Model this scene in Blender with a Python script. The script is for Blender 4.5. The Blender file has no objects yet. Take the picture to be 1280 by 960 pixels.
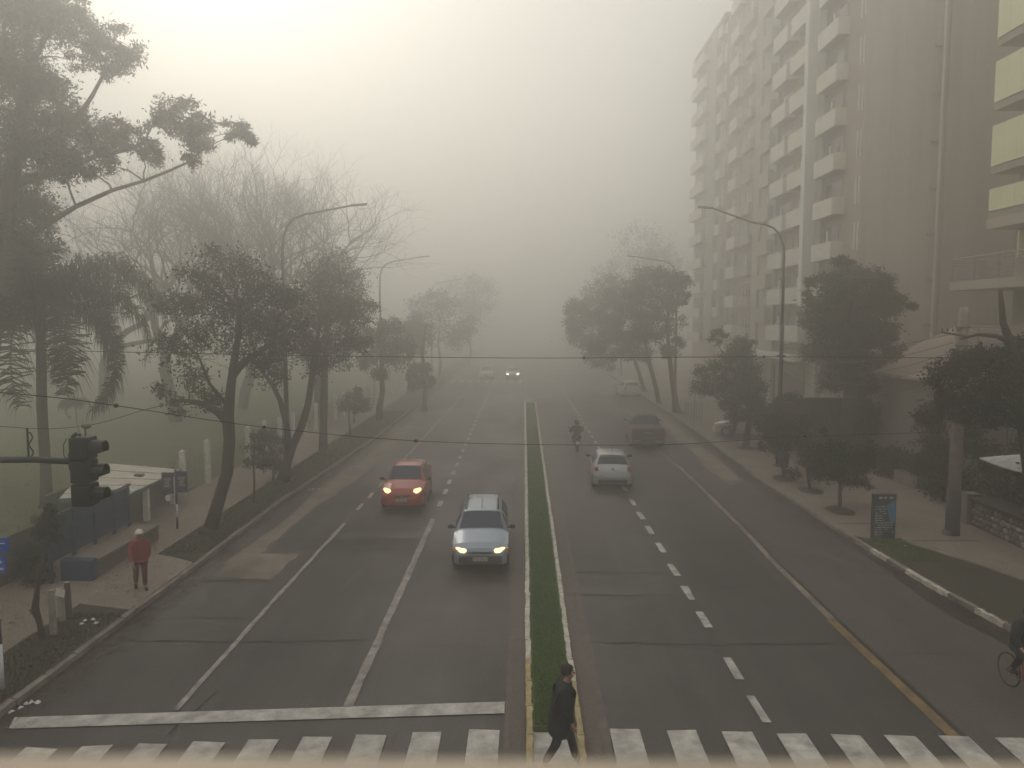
import bpy, bmesh, math, random
import numpy as np
from mathutils import Vector, Matrix

# ------------------------------------------------------------------ camera, sky, sun, exposure
SC = bpy.context.scene
COL = SC.collection
R = math.radians
CAM_H = 7.4
FPX = 960.0                      # focal length in pixels of a 1280 wide frame
YAW = math.atan(15 / FPX)        # the avenue runs along +Y, the lens points a little left of it
PITCH = math.atan(82 / FPX)
cam_d = bpy.data.cameras.new('camera')
cam_d.lens = 27.0
cam_d.sensor_width = 36.0
cam_d.clip_start = 0.05
cam_d.clip_end = 3000
cam_d.dof.use_dof = True
cam_d.dof.focus_distance = 26.0
cam_d.dof.aperture_fstop = 3.2
cam = bpy.data.objects.new('camera', cam_d)
COL.objects.link(cam)
cam.location = (0, 0, CAM_H)
cam.rotation_euler = (R(90) - PITCH, 0, YAW)
SC.camera = cam

SUN_EL, SUN_AZ = R(34), R(-24)   # azimuth from +Y, negative towards -X
world = bpy.data.worlds.new('World')
SC.world = world
world.use_nodes = True
wn = world.node_tree
wn.nodes.clear()
w_out = wn.nodes.new('ShaderNodeOutputWorld')
w_bg = wn.nodes.new('ShaderNodeBackground')
w_sky = wn.nodes.new('ShaderNodeTexSky')
w_sky.sky_type = 'NISHITA'
w_sky.sun_disc = False
w_sky.sun_elevation = SUN_EL
w_sky.sun_rotation = SUN_AZ
w_sky.air_density = 1.0
w_sky.dust_density = 8.0
w_sky.ozone_density = 0.6
w_hsv = wn.nodes.new('ShaderNodeHueSaturation')      # cloud veil above the fog: nearly colourless light
w_hsv.inputs['Saturation'].default_value = 0.30
w_tint = wn.nodes.new('ShaderNodeMix')
w_tint.data_type = 'RGBA'
w_tint.blend_type = 'MULTIPLY'
w_tint.inputs['Factor'].default_value = 1.0
w_tint.inputs['B'].default_value = (1.0, 0.955, 0.88, 1)
wn.links.new(w_sky.outputs['Color'], w_hsv.inputs['Color'])
wn.links.new(w_hsv.outputs['Color'], w_tint.inputs['A'])
w_veil = wn.nodes.new('ShaderNodeMix')               # high fog spreads most of the sky's light evenly
w_veil.data_type = 'RGBA'
w_veil.inputs['Factor'].default_value = 0.92
w_veil.inputs['B'].default_value = (5.2, 5.05, 4.66, 1)
wn.links.new(w_tint.outputs['Result'], w_veil.inputs['A'])
wn.links.new(w_veil.outputs['Result'], w_bg.inputs['Color'])
wn.links.new(w_bg.outputs['Background'], w_out.inputs['Surface'])
w_bg.inputs['Strength'].default_value = 0.14

sun_d = bpy.data.lights.new('sun', 'SUN')
sun_d.energy = 0.42
sun_d.angle = R(12)
sun_d.color = (1.0, 0.93, 0.80)
sun = bpy.data.objects.new('sun', sun_d)
COL.objects.link(sun)
sdir = Vector((math.sin(SUN_AZ) * math.cos(SUN_EL), math.cos(SUN_AZ) * math.cos(SUN_EL), math.sin(SUN_EL)))
sun.rotation_euler = sdir.to_track_quat('Z', 'Y').to_euler()
sun.location = (-40, 40, 120)

SC.view_settings.view_transform = 'Standard'
SC.view_settings.look = 'None'
SC.view_settings.exposure = 0.14
SC.view_settings.gamma = 1.0
SC.view_settings.use_curve_mapping = False
cy = SC.cycles
cy.use_denoising = True
cy.max_bounces = 8
cy.diffuse_bounces = 2
cy.glossy_bounces = 2
cy.transmission_bounces = 4
cy.transparent_max_bounces = 8
cy.volume_bounces = 4
cy.use_adaptive_sampling = False
cy.caustics_reflective = False
cy.caustics_refractive = False
FOG_DENSITY = 0.0170
FOG_TOP = 47.0

random.seed(7)
rng = np.random.default_rng(11)

# ------------------------------------------------------------------ picture to place helpers
_cm = Matrix.Translation(cam.location) @ cam.rotation_euler.to_matrix().to_4x4()
def ray(px, py):
    return (_cm.to_3x3() @ Vector(((px - 640) / FPX, (480 - py) / FPX, -1.0)))
def G(px, py, z=0.0):
    """point on the level z seen at that place of the photograph"""
    d = ray(px, py)
    t = (z - CAM_H) / d.z
    return Vector((d.x * t, d.y * t, z))
def W(px, py, Y):
    """point at distance Y down the avenue"""
    d = ray(px, py)
    t = Y / d.y
    return Vector((d.x * t, Y, CAM_H + d.z * t))

# ------------------------------------------------------------------ mesh helpers
class MB:
    """collects boxes, tubes and sheets that become ONE mesh object"""
    def __init__(s): s.v = []; s.f = []; s.m = []; s.cur = 0
    def add(s, vs, fs):
        b = len(s.v); s.v += [tuple(x) for x in vs]
        for f in fs: s.f.append(tuple(b + i for i in f)); s.m.append(s.cur)
        return s
    def box(s, x0, x1, y0, y1, z0, z1):
        v = [(x, y, z) for x in (x0, x1) for y in (y0, y1) for z in (z0, z1)]
        return s.add(v, [(0, 1, 3, 2), (4, 6, 7, 5), (0, 4, 5, 1), (2, 3, 7, 6), (0, 2, 6, 4), (1, 5, 7, 3)])
    def bar(s, a, b, w, h, up=(0, 0, 1)):
        a, b = Vector(a), Vector(b); d = (b - a).normalized(); u = Vector(up)
        r = d.cross(u)
        if r.length < 1e-4: r = d.cross(Vector((1, 0, 0)))
        r.normalize(); u = r.cross(d)
        v = []
        for p in (a, b):
            for i, j in ((-1, -1), (1, -1), (1, 1), (-1, 1)): v.append(p + r * (w / 2 * i) + u * (h / 2 * j))
        return s.add(v, [(0, 3, 2, 1), (4, 5, 6, 7), (0, 1, 5, 4), (1, 2, 6, 5), (2, 3, 7, 6), (3, 0, 4, 7)])
    def tube(s, pts, rad, n=6, cap=True):
        pts = [Vector(p) for p in pts]
        if not hasattr(rad, '__len__'): rad = [rad] * len(pts)
        v = []; f = []
        ref = None
        for i, p in enumerate(pts):
            d = (pts[min(i + 1, len(pts) - 1)] - pts[max(i - 1, 0)])
            d = d.normalized() if d.length > 1e-9 else Vector((0, 0, 1))
            if ref is None: ref = Vector((1, 0, 0)) if abs(d.x) < .8 else Vector((0, 1, 0))
            u = d.cross(ref).normalized(); w = d.cross(u); ref = -w if False else ref
            for k in range(n):
                a = 2 * math.pi * k / n
                v.append(p + (u * math.cos(a) + w * math.sin(a)) * rad[i])
        for i in range(len(pts) - 1):
            for k in range(n):
                k2 = (k + 1) % n
                f.append((i * n + k, (i + 1) * n + k, (i + 1) * n + k2, i * n + k2))
        if cap:
            f.append(tuple(range(n))); f.append(tuple(range(len(pts) * n - 1, (len(pts) - 1) * n - 1, -1)))
        return s.add(v, f)
    def prism(s, poly, z0, z1):
        n = len(poly)
        v = [(x, y, z0) for x, y in poly] + [(x, y, z1) for x, y in poly]
        return s.add(v, [tuple(range(n - 1, -1, -1)), tuple(range(n, 2 * n))] + [(i, (i + 1) % n, n + (i + 1) % n, n + i) for i in range(n)])
    def sheet(s, pts):
        return s.add(pts, [tuple(range(len(pts)))])
    def lathe(s, prof, n=12, axis='z', c=(0, 0, 0)):
        v = []; f = []
        for r, h in prof:
            for k in range(n):
                a = 2 * math.pi * k / n; x, y = r * math.cos(a), r * math.sin(a)
                p = (x, y, h) if axis == 'z' else ((h, x, y) if axis == 'x' else (x, h, y))
                v.append((p[0] + c[0], p[1] + c[1], p[2] + c[2]))
        for i in range(len(prof) - 1):
            for k in range(n):
                k2 = (k + 1) % n
                f.append((i * n + k, i * n + k2, (i + 1) * n + k2, (i + 1) * n + k))
        f.append(tuple(range(n - 1, -1, -1))); f.append(tuple(range((len(prof) - 1) * n, len(prof) * n)))
        return s.add(v, f)
    def ball(s, c, r, n=10, m=6):
        r = r if hasattr(r, '__len__') else (r, r, r)
        v = []; f = []
        for i in range(m + 1):
            t = math.pi * i / m
            for k in range(n):
                a = 2 * math.pi * k / n
                v.append((c[0] + r[0] * math.sin(t) * math.cos(a), c[1] + r[1] * math.sin(t) * math.sin(a), c[2] + r[2] * math.cos(t)))
        for i in range(m):
            for k in range(n): f.append((i * n + k, (i + 1) * n + k, (i + 1) * n + (k + 1) % n, i * n + (k + 1) % n))
        return s.add(v, f)
    def build(s, name, mats, parent=None, smooth=False, world=True, bevel=0):
        me = bpy.data.meshes.new(name)
        v = s.v
        if parent is not None and world:
            o = wloc(parent); v = [(a - o[0], b - o[1], c - o[2]) for a, b, c in s.v]
        me.from_pydata(v, [], s.f)
        mats = mats if isinstance(mats, (list, tuple)) else [mats]
        for m in mats: me.materials.append(m)
        if len(mats) > 1: me.polygons.foreach_set('material_index', s.m)
        if smooth: me.polygons.foreach_set('use_smooth', [True] * len(me.polygons))
        me.update()
        ob = link(name, me, parent)
        if bevel:
            b = ob.modifiers.new('bevel', 'BEVEL'); b.width = bevel; b.segments = 2; b.limit_method = 'ANGLE'
        return ob
def wloc(o):
    l = Vector((0, 0, 0))
    while o is not None: l = l + o.location; o = o.parent
    return l
def link(name, me, parent=None):
    ob = bpy.data.objects.new(name, me); COL.objects.link(ob); ob.parent = parent
    return ob
def thing(name, label, cat, loc=(0, 0, 0), rz=0, group=None):
    o = bpy.data.objects.new(name, None); COL.objects.link(o)
    o.location = loc; o.rotation_euler = (0, 0, rz); o.empty_display_size = .3
    return tag(o, label, cat, group)
def tag(o, label, cat, group=None):
    o['label'] = label; o['category'] = cat
    if group: o['group'] = group
    return o
def struct(o): o['kind'] = 'structure'; return o
def inst(o, parent, loc, rz=0, name=None, scale=None):
    """another of the same piece: shares the mesh"""
    c = o.copy(); COL.objects.link(c); c.parent = parent; c.location = loc; c.rotation_euler = (0, 0, rz)
    if scale: c.scale = scale
    return c

# ------------------------------------------------------------------ materials
def mat(name, col, rough=.8, metal=0, var=.0, scale=3.0, col2=None, bump=0, bscale=30, emit=0, island=0, spec=.5, transl=0, detail=5, roughvar=0):
    m = bpy.data.materials.new(name); m.use_nodes = True
    nt = m.node_tree; b = nt.nodes['Principled BSDF']
    b.inputs['Base Color'].default_value = (*col, 1); b.inputs['Roughness'].default_value = rough
    b.inputs['Metallic'].default_value = metal; b.inputs['Specular IOR Level'].default_value = spec
    if emit:
        b.inputs['Emission Color'].default_value = (*col, 1); b.inputs['Emission Strength'].default_value = emit
    tc = nt.nodes.new('ShaderNodeTexCoord')
    if var or col2:
        c2 = col2 if col2 else tuple(max(0, c * (1 - var)) for c in col)
        c1 = col if col2 else tuple(min(1, c * (1 + var)) for c in col)
        n = nt.nodes.new('ShaderNodeTexNoise'); n.inputs['Scale'].default_value = scale; n.inputs['Detail'].default_value = detail; n.inputs['Roughness'].default_value = .65
        geo = nt.nodes.new('ShaderNodeNewGeometry')
        nt.links.new(geo.outputs['Position'], n.inputs['Vector'])
        mr = nt.nodes.new('ShaderNodeMapRange'); mr.inputs[1].default_value = .32; mr.inputs[2].default_value = .68
        nt.links.new(n.outputs['Fac'], mr.inputs[0])
        mx = nt.nodes.new('ShaderNodeMix'); mx.data_type = 'RGBA'
        mx.inputs['A'].default_value = (*c1, 1); mx.inputs['B'].default_value = (*c2, 1)
        nt.links.new(mr.outputs[0], mx.inputs['Factor'])
        last = mx.outputs['Result']
        if island:
            hs = nt.nodes.new('ShaderNodeHueSaturation'); r = nt.nodes.new('ShaderNodeMapRange')
            r.inputs[3].default_value = 1 - island; r.inputs[4].default_value = 1 + island
            nt.links.new(geo.outputs['Random Per Island'], r.inputs[0]); nt.links.new(r.outputs[0], hs.inputs['Value'])
            nt.links.new(last, hs.inputs['Color']); last = hs.outputs['Color']
        nt.links.new(last, b.inputs['Base Color'])
        if roughvar:
            r2 = nt.nodes.new('ShaderNodeMapRange'); r2.inputs[3].default_value = rough - roughvar; r2.inputs[4].default_value = rough + roughvar
            nt.links.new(mr.outputs[0], r2.inputs[0]); nt.links.new(r2.outputs[0], b.inputs['Roughness'])
    if bump:
        n2 = nt.nodes.new('ShaderNodeTexNoise'); n2.inputs['Scale'].default_value = bscale; n2.inputs['Detail'].default_value = 4
        geo2 = nt.nodes.new('ShaderNodeNewGeometry'); nt.links.new(geo2.outputs['Position'], n2.inputs['Vector'])
        bp = nt.nodes.new('ShaderNodeBump'); bp.inputs['Strength'].default_value = bump; bp.inputs['Distance'].default_value = .02
        nt.links.new(n2.outputs['Fac'], bp.inputs['Height']); nt.links.new(bp.outputs['Normal'], b.inputs['Normal'])
    return m

def road_mat(name, c1, c2, c3, rough, streak=True):
    """worn surface: broad patches, fine grain, streaks worn along the driving direction"""
    m = bpy.data.materials.new(name); m.use_nodes = True
    nt = m.node_tree; L = nt.links.new; N = nt.nodes.new
    b = nt.nodes['Principled BSDF']
    geo = N('ShaderNodeNewGeometry')
    def noise(scale, vec, det=5):
        mp = N('ShaderNodeMapping'); mp.inputs['Scale'].default_value = scale
        L(geo.outputs['Position'], mp.inputs['Vector'])
        n = N('ShaderNodeTexNoise'); n.inputs['Scale'].default_value = 1; n.inputs['Detail'].default_value = det; n.inputs['Roughness'].default_value = .6
        L(mp.outputs['Vector'], n.inputs['Vector'])
        r = N('ShaderNodeMapRange'); r.inputs[1].default_value = .33; r.inputs[2].default_value = .67
        L(n.outputs['Fac'], r.inputs[0]); return r.outputs[0]
    patch = noise((.22, .12, 1), None); grain = noise((17, 17, 17), None, 6); st = noise((1.6, .035, 1), None, 3); blot = noise((1.1, .8, 1), None)
    def mix(f, a, bb, typ='MIX'):
        x = N('ShaderNodeMix'); x.data_type = 'RGBA'; x.blend_type = typ
        if isinstance(f, float): x.inputs['Factor'].default_value = f
        else: L(f, x.inputs['Factor'])
        for k, s in (('A', a), ('B', bb)):
            if isinstance(s, tuple): x.inputs[k].default_value = (*s, 1)
            else: L(s, x.inputs[k])
        return x.outputs['Result']
    col = mix(patch, c1, c2)
    if streak: col = mix(.7, col, mix(st, c3, c1), 'MIX')
    g = mix(grain, (.62, .62, .62), (1.38, 1.38, 1.38)); col = mix(1.0, col, g, 'MULTIPLY')
    g2 = mix(blot, (.84, .83, .82), (1.1, 1.1, 1.1)); col = mix(1.0, col, g2, 'MULTIPLY')
    L(col, b.inputs['Base Color'])
    rr = N('ShaderNodeMapRange'); rr.inputs[3].default_value = rough - .12; rr.inputs[4].default_value = rough + .14
    L(patch, rr.inputs[0]); L(rr.outputs[0], b.inputs['Roughness'])
    bp = N('ShaderNodeBump'); bp.inputs['Strength'].default_value = .25; bp.inputs['Distance'].default_value = .01
    L(grain, bp.inputs['Height']); L(bp.outputs['Normal'], b.inputs['Normal'])
    return m

def streak_mat(name, c1, c2):
    """rendered wall with faint vertical weathering and broad blotches"""
    m = mat(name, c1, .9); nt = m.node_tree; L = nt.links.new; N = nt.nodes.new; geo = N('ShaderNodeNewGeometry'); f = []
    for sc in ((1.1, 1.1, .045), (.16, .16, .11), (5, 5, .25)):
        mp = N('ShaderNodeMapping'); mp.inputs['Scale'].default_value = sc; L(geo.outputs['Position'], mp.inputs['Vector'])
        n = N('ShaderNodeTexNoise'); n.inputs['Scale'].default_value = 1; n.inputs['Detail'].default_value = 5; L(mp.outputs['Vector'], n.inputs['Vector']); f.append(n.outputs['Fac'])
    a = N('ShaderNodeMath'); a.operation = 'ADD'; L(f[0], a.inputs[0]); L(f[1], a.inputs[1])
    b = N('ShaderNodeMath'); b.operation = 'MULTIPLY_ADD'; L(f[2], b.inputs[0]); b.inputs[1].default_value = .5; L(a.outputs[0], b.inputs[2])
    r = N('ShaderNodeMapRange'); r.inputs[1].default_value = 1.02; r.inputs[2].default_value = 1.48; L(b.outputs[0], r.inputs[0])
    x = N('ShaderNodeMix'); x.data_type = 'RGBA'; x.inputs['A'].default_value = (*c1, 1); x.inputs['B'].default_value = (*c2, 1); L(r.outputs[0], x.inputs['Factor'])
    L(x.outputs['Result'], nt.nodes['Principled BSDF'].inputs['Base Color']); return m

M = dict(
    asphalt=road_mat('asphalt', (.032, .0275, .0265), (.0145, .0125, .0123), (.060, .0525, .050), .55),
    asphalt_new=road_mat('asphalt_repair', (.034, .029, .028), (.024, .021, .0205), (.050, .044, .042), .65),
    asphalt_old=road_mat('asphalt_aged', (.066, .057, .054), (.045, .039, .037), (.085, .075, .07), .65),
    concrete_lane=road_mat('worn_concrete', (.064, .055, .050), (.036, .031, .029), (.088, .078, .071), .6),
    gutter=road_mat('gutter_concrete', (.085, .064, .058), (.06, .048, .044), (.10, .08, .072), .65),
    apron=mat('pale_gutter_apron', (.27, .225, .185), .8, col2=(.09, .077, .066), scale=.8, bump=.3),
    kerb=mat('kerb_concrete', (.26, .235, .205), .85, col2=(.11, .098, .086), scale=2.2, bump=.4),
    kerb_white=mat('white_limed_kerb', (.64, .61, .54), .85, col2=(.30, .275, .235), scale=4.5, bump=.5),
    kerb_yellow=mat('yellow_limed_kerb', (.46, .38, .19), .85, col2=(.25, .205, .12), scale=4.5, bump=.5),
    paint=mat('road_paint_white', (.42, .40, .37), .75, col2=(.11, .10, .095), scale=3.2, detail=8),
    paint_bright=mat('road_paint_fresh', (.56, .55, .52), .7, col2=(.20, .195, .185), scale=2.6, detail=11),
    paint_faded=mat('road_paint_faded', (.145, .12, .112), .8, col2=(.07, .06, .056), scale=3, detail=8),
    paint_yellow=mat('road_paint_yellow', (.24, .155, .06), .75, col2=(.07, .055, .038), scale=2.6, detail=8),
    seam=mat('tar_seam', (.020, .018, .017), .7),
    sidewalk=road_mat('pavement_concrete', (.26, .215, .185), (.17, .142, .122), (.28, .235, .2), .75, False),
    earth=mat('verge_earth', (.050, .043, .033), .95, col2=(.026, .028, .015), scale=1.3, bump=.6, bscale=14),
    field=mat('lawn', (.105, .118, .042), .95, col2=(.07, .082, .03), scale=.35, bump=.5, bscale=10),
    turf=mat('turf', (.085, .135, .038), .95, col2=(.055, .08, .024), scale=2.5, bump=.6, bscale=25),
    ground=mat('ground_soil', (.06, .055, .04), .95, var=.3, scale=.2),
    grass=mat('grass_blades', (.125, .20, .052), .8, col2=(.075, .125, .034), scale=1.2, island=.35),
    grass_dull=mat('grass_blades_dull', (.075, .085, .034), .85, col2=(.045, .05, .02), scale=1.0, island=.35),
    grass_lawn=mat('lawn_blades', (.115, .130, .048), .95, col2=(.075, .088, .033), scale=.35, island=.15),
    leaf_litter=mat('dead_leaf', (.11, .075, .042), .9, col2=(.04, .03, .022), scale=3, island=.4),
    bark=mat('bark', (.075, .064, .053), .95, col2=(.035, .030, .025), scale=9, bump=.6, bscale=20),
    bark_pale=mat('bark_pale', (.12, .105, .085), .95, col2=(.06, .052, .043), scale=7, bump=.5, bscale=18),
    leaf=mat('leaf_dark', (.042, .050, .024), .65, col2=(.026, .033, .016), scale=.8, island=.4),
    leaf_olive=mat('leaf_olive', (.058, .060, .030), .65, col2=(.035, .038, .020), scale=.8, island=.4),
    leaf_green=mat('leaf_green', (.034, .052, .020), .6, col2=(.022, .034, .014), scale=.9, island=.4),
    leaf_red=mat('leaf_russet', (.065, .042, .028), .7, col2=(.042, .034, .022), scale=.8, island=.4),
    palm=mat('palm_leaflet', (.040, .050, .024), .6, col2=(.025, .032, .016), scale=1.2, island=.35),
    hedge=mat('hedge_leaf', (.034, .042, .020), .75, col2=(.018, .023, .011), scale=1.1, island=.4),
    galv=mat('galvanised_steel', (.16, .16, .155), .5, metal=.7, var=.2, scale=6),
    dark_steel=mat('dark_painted_steel', (.045, .045, .045), .5, metal=.2, var=.2, scale=6),
    black=mat('black_plastic', (.010, .010, .012), .5, var=.2, scale=10),
    rubber=mat('tyre_rubber', (.012, .012, .012), .85, var=.2, scale=12),
    rim=mat('wheel_alloy', (.30, .30, .31), .35, metal=.8),
    glass=mat('car_glass', (.016, .034, .060), .10, spec=.3),
    chrome=mat('chrome', (.6, .6, .6), .15, metal=1),
    trim=mat('black_bumper_plastic', (.016, .016, .017), .6, var=.15, scale=10),
    lamp_on=mat('headlamp_lit', (1.0, .70, .33), .2, emit=2.6),
    lamp_on_white=mat('headlamp_lit_white', (1.0, .93, .72), .2, emit=7.0),
    lamp_off=mat('headlamp_lens', (.45, .46, .48), .1, spec=.8),
    indicator=mat('amber_lens', (.6, .22, .03), .25),
    tail=mat('tail_lens', (.30, .03, .025), .25, emit=.06),
    plate=mat('number_plate', (.5, .5, .48), .5, col2=(.16, .16, .16), scale=28),
    white_post=mat('white_washed_concrete', (.82, .80, .75), .85, col2=(.58, .56, .52), scale=5, bump=.3),
    wall_conc=mat('old_wall_render', (.135, .12, .10), .9, col2=(.07, .062, .05), scale=1.5, bump=.4),
    wire=mat('fence_wire', (.06, .06, .055), .7),
    cable=mat('black_cable', (.010, .010, .010), .7),
    cable_pale=mat('weathered_cable', (.22, .20, .18), .7),
    roof_sheet=mat('pale_roof_sheet', (.62, .59, .50), .6, col2=(.40, .37, .31), scale=1.6),
    teal=mat('teal_fascia', (.06, .13, .13), .6, var=.25, scale=5),
    blue_steel=mat('blue_painted_steel', (.026, .062, .145), .55, col2=(.014, .032, .075), scale=5),
    sign_blue=mat('sign_blue', (.012, .075, .40), .45, var=.15, scale=8),
    sign_navy=mat('sign_navy', (.022, .030, .085), .5, var=.2, scale=8),
    sign_white=mat('sign_white', (.62, .64, .66), .5),
    pole_wood=mat('weathered_pole', (.40, .36, .315), .9, col2=(.22, .195, .17), scale=4, bump=.5, bscale=25),
    pole_band=mat('violet_grey_paint', (.085, .080, .098), .8, col2=(.055, .052, .06), scale=8),
    stone=mat('rubble_stone', (.24, .215, .185), .9, col2=(.10, .09, .08), scale=5, bump=.6, bscale=16),
    stone_pale=mat('rubble_stone_pale', (.46, .42, .37), .9, col2=(.24, .215, .19), scale=5, bump=.6, bscale=16),
    mortar=mat('mortar', (.03, .027, .025), .95),
    dark_cap=mat('dark_coping', (.026, .023, .021), .8, var=.3, scale=4),
    canvas=mat('canopy_white', (.60, .60, .60), .7, col2=(.33, .33, .34), scale=2.2),
    litter=mat('litter_white', (.60, .60, .60), .6, var=.2, scale=20),
    poster_dark=mat('poster_dark', (.018, .022, .03), .5, col2=(.05, .055, .06), scale=14),
    poster_blue=mat('poster_blue', (.04, .17, .30), .5, col2=(.07, .26, .40), scale=7),
    poster_print=mat('poster_print', (.42, .44, .45), .6, var=.4, scale=20),
    bin_green=mat('bin_green', (.012, .026, .020), .55, var=.3, scale=8),
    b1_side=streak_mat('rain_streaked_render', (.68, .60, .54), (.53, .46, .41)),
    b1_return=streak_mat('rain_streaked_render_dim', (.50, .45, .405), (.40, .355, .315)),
    b1_wall=mat('taupe_render', (.56, .50, .445), .9, col2=(.50, .445, .39), scale=.35),
    b1_brown=mat('brown_render', (.47, .38, .33), .9, col2=(.40, .325, .28), scale=.4),
    b1_grey=mat('grey_green_render', (.46, .45, .40), .9, col2=(.41, .40, .35), scale=.4),
    b1_panel=mat('balcony_panel', (.82, .79, .71), .6, col2=(.72, .69, .61), scale=.9),
    b1_panel_dim=mat('balcony_parapet_tan', (.50, .455, .40), .8, col2=(.42, .38, .335), scale=.9),
    b1_white=mat('white_pilaster', (.82, .81, .76), .7, var=.08, scale=1),
    pane=mat('window_pane', (.030, .034, .034), .12, spec=.7),
    pane_pale=mat('window_blind', (.30, .29, .26), .4, var=.2, scale=1.5),
    b2_glass=mat('lime_tinted_screen', (.80, .80, .50), .25, col2=(.72, .73, .44), scale=.8),
    b2_wall=mat('dark_taupe_render', (.33, .295, .26), .9, var=.15, scale=.5),
    b2_band=mat('pale_band', (.42, .37, .31), .8, var=.12, scale=.8),
    b2_rail=mat('pale_rail', (.33, .30, .27), .6, var=.15, scale=3),
    rail_tan=mat('bridge_rail_tan', (.50, .42, .33), .6, col2=(.40, .33, .26), scale=10),
    skin=mat('skin', (.32, .19, .135), .6, var=.1, scale=12),
    hair=mat('hair_black', (.010, .009, .009), .7),
    coat_black=mat('coat_black', (.010, .011, .016), .8, var=.3, scale=9, bump=.4, bscale=18),
    trousers_dark=mat('trousers_dark', (.014, .014, .018), .85, var=.3, scale=9),
    jacket_red=mat('jacket_red', (.27, .028, .034), .8, col2=(.17, .02, .025), scale=6, bump=.4, bscale=18),
    trousers_maroon=mat('trousers_maroon', (.095, .020, .025), .85, var=.3, scale=8),
    cap_white=mat('cap_white', (.58, .56, .53), .8, var=.1, scale=10),
    shoe=mat('shoe', (.013, .012, .012), .6),
    bike_red=mat('bike_red', (.26, .022, .022), .35, var=.1, scale=8),
    grey_cloth=mat('grey_cloth', (.05, .042, .042), .85, var=.3, scale=8),
    car_silver=mat('car_paint_silver', (.37, .38, .39), .3, metal=.55, var=.06, scale=3),
    car_bluegrey=mat('car_paint_blue_grey', (.22, .275, .36), .3, metal=.3, var=.08, scale=3),
    car_red=mat('car_paint_red', (.30, .024, .016), .3, metal=.15, var=.1, scale=3),
    car_dark=mat('car_paint_graphite', (.034, .035, .036), .4, metal=.1, var=.12, scale=3),
    car_white=mat('car_paint_white', (.62, .61, .58), .35, var=.05, scale=3),
    puddle=mat('standing_water', (.030, .026, .024), .3, spec=.6),
)

for k_ in ('car_silver', 'car_bluegrey', 'car_red', 'car_dark', 'car_white'):
    b_ = M[k_].node_tree.nodes['Principled BSDF']; b_.inputs['Coat Weight'].default_value = .55 if k_ != 'car_dark' else .15; b_.inputs['Coat Roughness'].default_value = .08

# ------------------------------------------------------------------ setting: ground, avenue, median, pavements
KERB_L = [(-9.7, -40), (-9.7, 30), (-9.35, 38), (-9.05, 47), (-9.0, 62), (-9.0, 420)]
KERB_R = [(12.4, -40), (12.2, 8), (11.5, 17.7), (11.15, 20.8), (10.92, 25.2), (10.7, 33.5), (10.95, 42), (11.2, 50), (11.2, 420)]
def lerp_line(line, y):
    for (x0, y0), (x1, y1) in zip(line, line[1:]):
        if y0 <= y <= y1: return x0 + (x1 - x0) * (y - y0) / (y1 - y0)
    return line[-1][0] if y > line[-1][1] else line[0][0]
def strip(mb, left, right, z, ys):
    """level ribbon between two lines"""
    pl = [(left(y), y, z) for y in ys]; pr = [(right(y), y, z) for y in ys]
    n = len(ys)
    mb.add(pl + pr, [(i, n + i, n + i + 1, i + 1) for i in range(n - 1)])
YS = [-40, -10, 8, 12, 17.7, 20.8, 25.2, 30, 33.5, 38, 42, 47, 50, 62, 90, 140, 220, 420]
kl = lambda y: lerp_line(KERB_L, y)
kr = lambda y: lerp_line(KERB_R, y)

mb = MB(); mb.add([(-400, -150, -.06), (400, -150, -.06), (400, 900, -.06), (-400, 900, -.06)], [(0, 1, 2, 3)])
struct(mb.build('ground', M['ground']))
mb = MB(); strip(mb, kl, lambda y: kr(y), 0.0, YS)
road = struct(mb.build('road', M['asphalt']))
# pavement of the outer right lane is older concrete, beyond a worn joint
SEP = [(7.82, 5), (7.79, 13.2), (7.70, 18.5), (7.70, 23), (7.82, 26), (7.88, 33), (7.86, 38), (7.62, 46), (7.35, 54), (7.2, 68), (7.1, 100)]
sep = lambda y: lerp_line(SEP, y)
YR = [5, 9, 13.2, 17.7, 18.5, 20.8, 23, 25.2, 28, 33, 38, 42, 46, 50, 54, 61, 68, 100]
mb = MB(); strip(mb, sep, lambda y: kr(y) - .01, .004, YR); mb.build('concrete_lane', M['concrete_lane'], road)
mb = MB(); strip(mb, lambda y: sep(y) - .19, sep, .008, [y for y in YR if y >= 18]); mb.build('gutter_strip', M['apron'], road)
mb = MB(); strip(mb, sep, lambda y: sep(y) + .09, .012, YR); mb.build('lane_seam', M['seam'], road)
mb = MB(); strip(mb, lambda y: sep(y) - .26, lambda y: sep(y) - .03, .012, [13.1, 15.5, 18.45]); mb.build('edge_line', M['paint_yellow'], road)
# pale dusty aprons along both kerbs, with ragged edges
def ragged(mb, fl, fr, y0, y1, z, amp, step=.7):
    ys = np.arange(y0, y1, step)
    a = [(fl(y) , y, z) for y in ys]; b = [(fr(y) + random.uniform(-amp, amp), y, z) for y in ys]
    n = len(ys); mb.add(a + b, [(i, n + i, n + i + 1, i + 1) for i in range(n - 1)])
mb = MB(); ragged(mb, lambda y: kl(y) + .75 + .15 * math.sin(y * .5), lambda y: kl(y) + 1.6 + .2 * math.sin(y * .21), 22.5, 60, .005, .12); mb.build('dusty_apron', M['apron'], road)
mb = MB(); ragged(mb, lambda y: kr(y) - 1.7 - .12 * math.sin(y * .7), lambda y: kr(y) - .75, 34, 60, .016, .1); mb.build('dusty_apron', M['apron'], road)
# standing water along the right kerb
mb = MB()
pts = []
for i in range(26):
    y = 13.5 + i * .42
    pts.append((kr(y) - .012, y, .014))
for i in range(25, -1, -1):
    y = 13.5 + i * .42
    wdt = .62 * math.sin(math.pi * (i + .3) / 26) + .05 * math.sin(i * .6)
    pts.append((kr(y) - .05 - max(.04, wdt), y, .014))
mb.sheet(pts); mb.build('puddle', M['puddle'], road)
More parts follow.
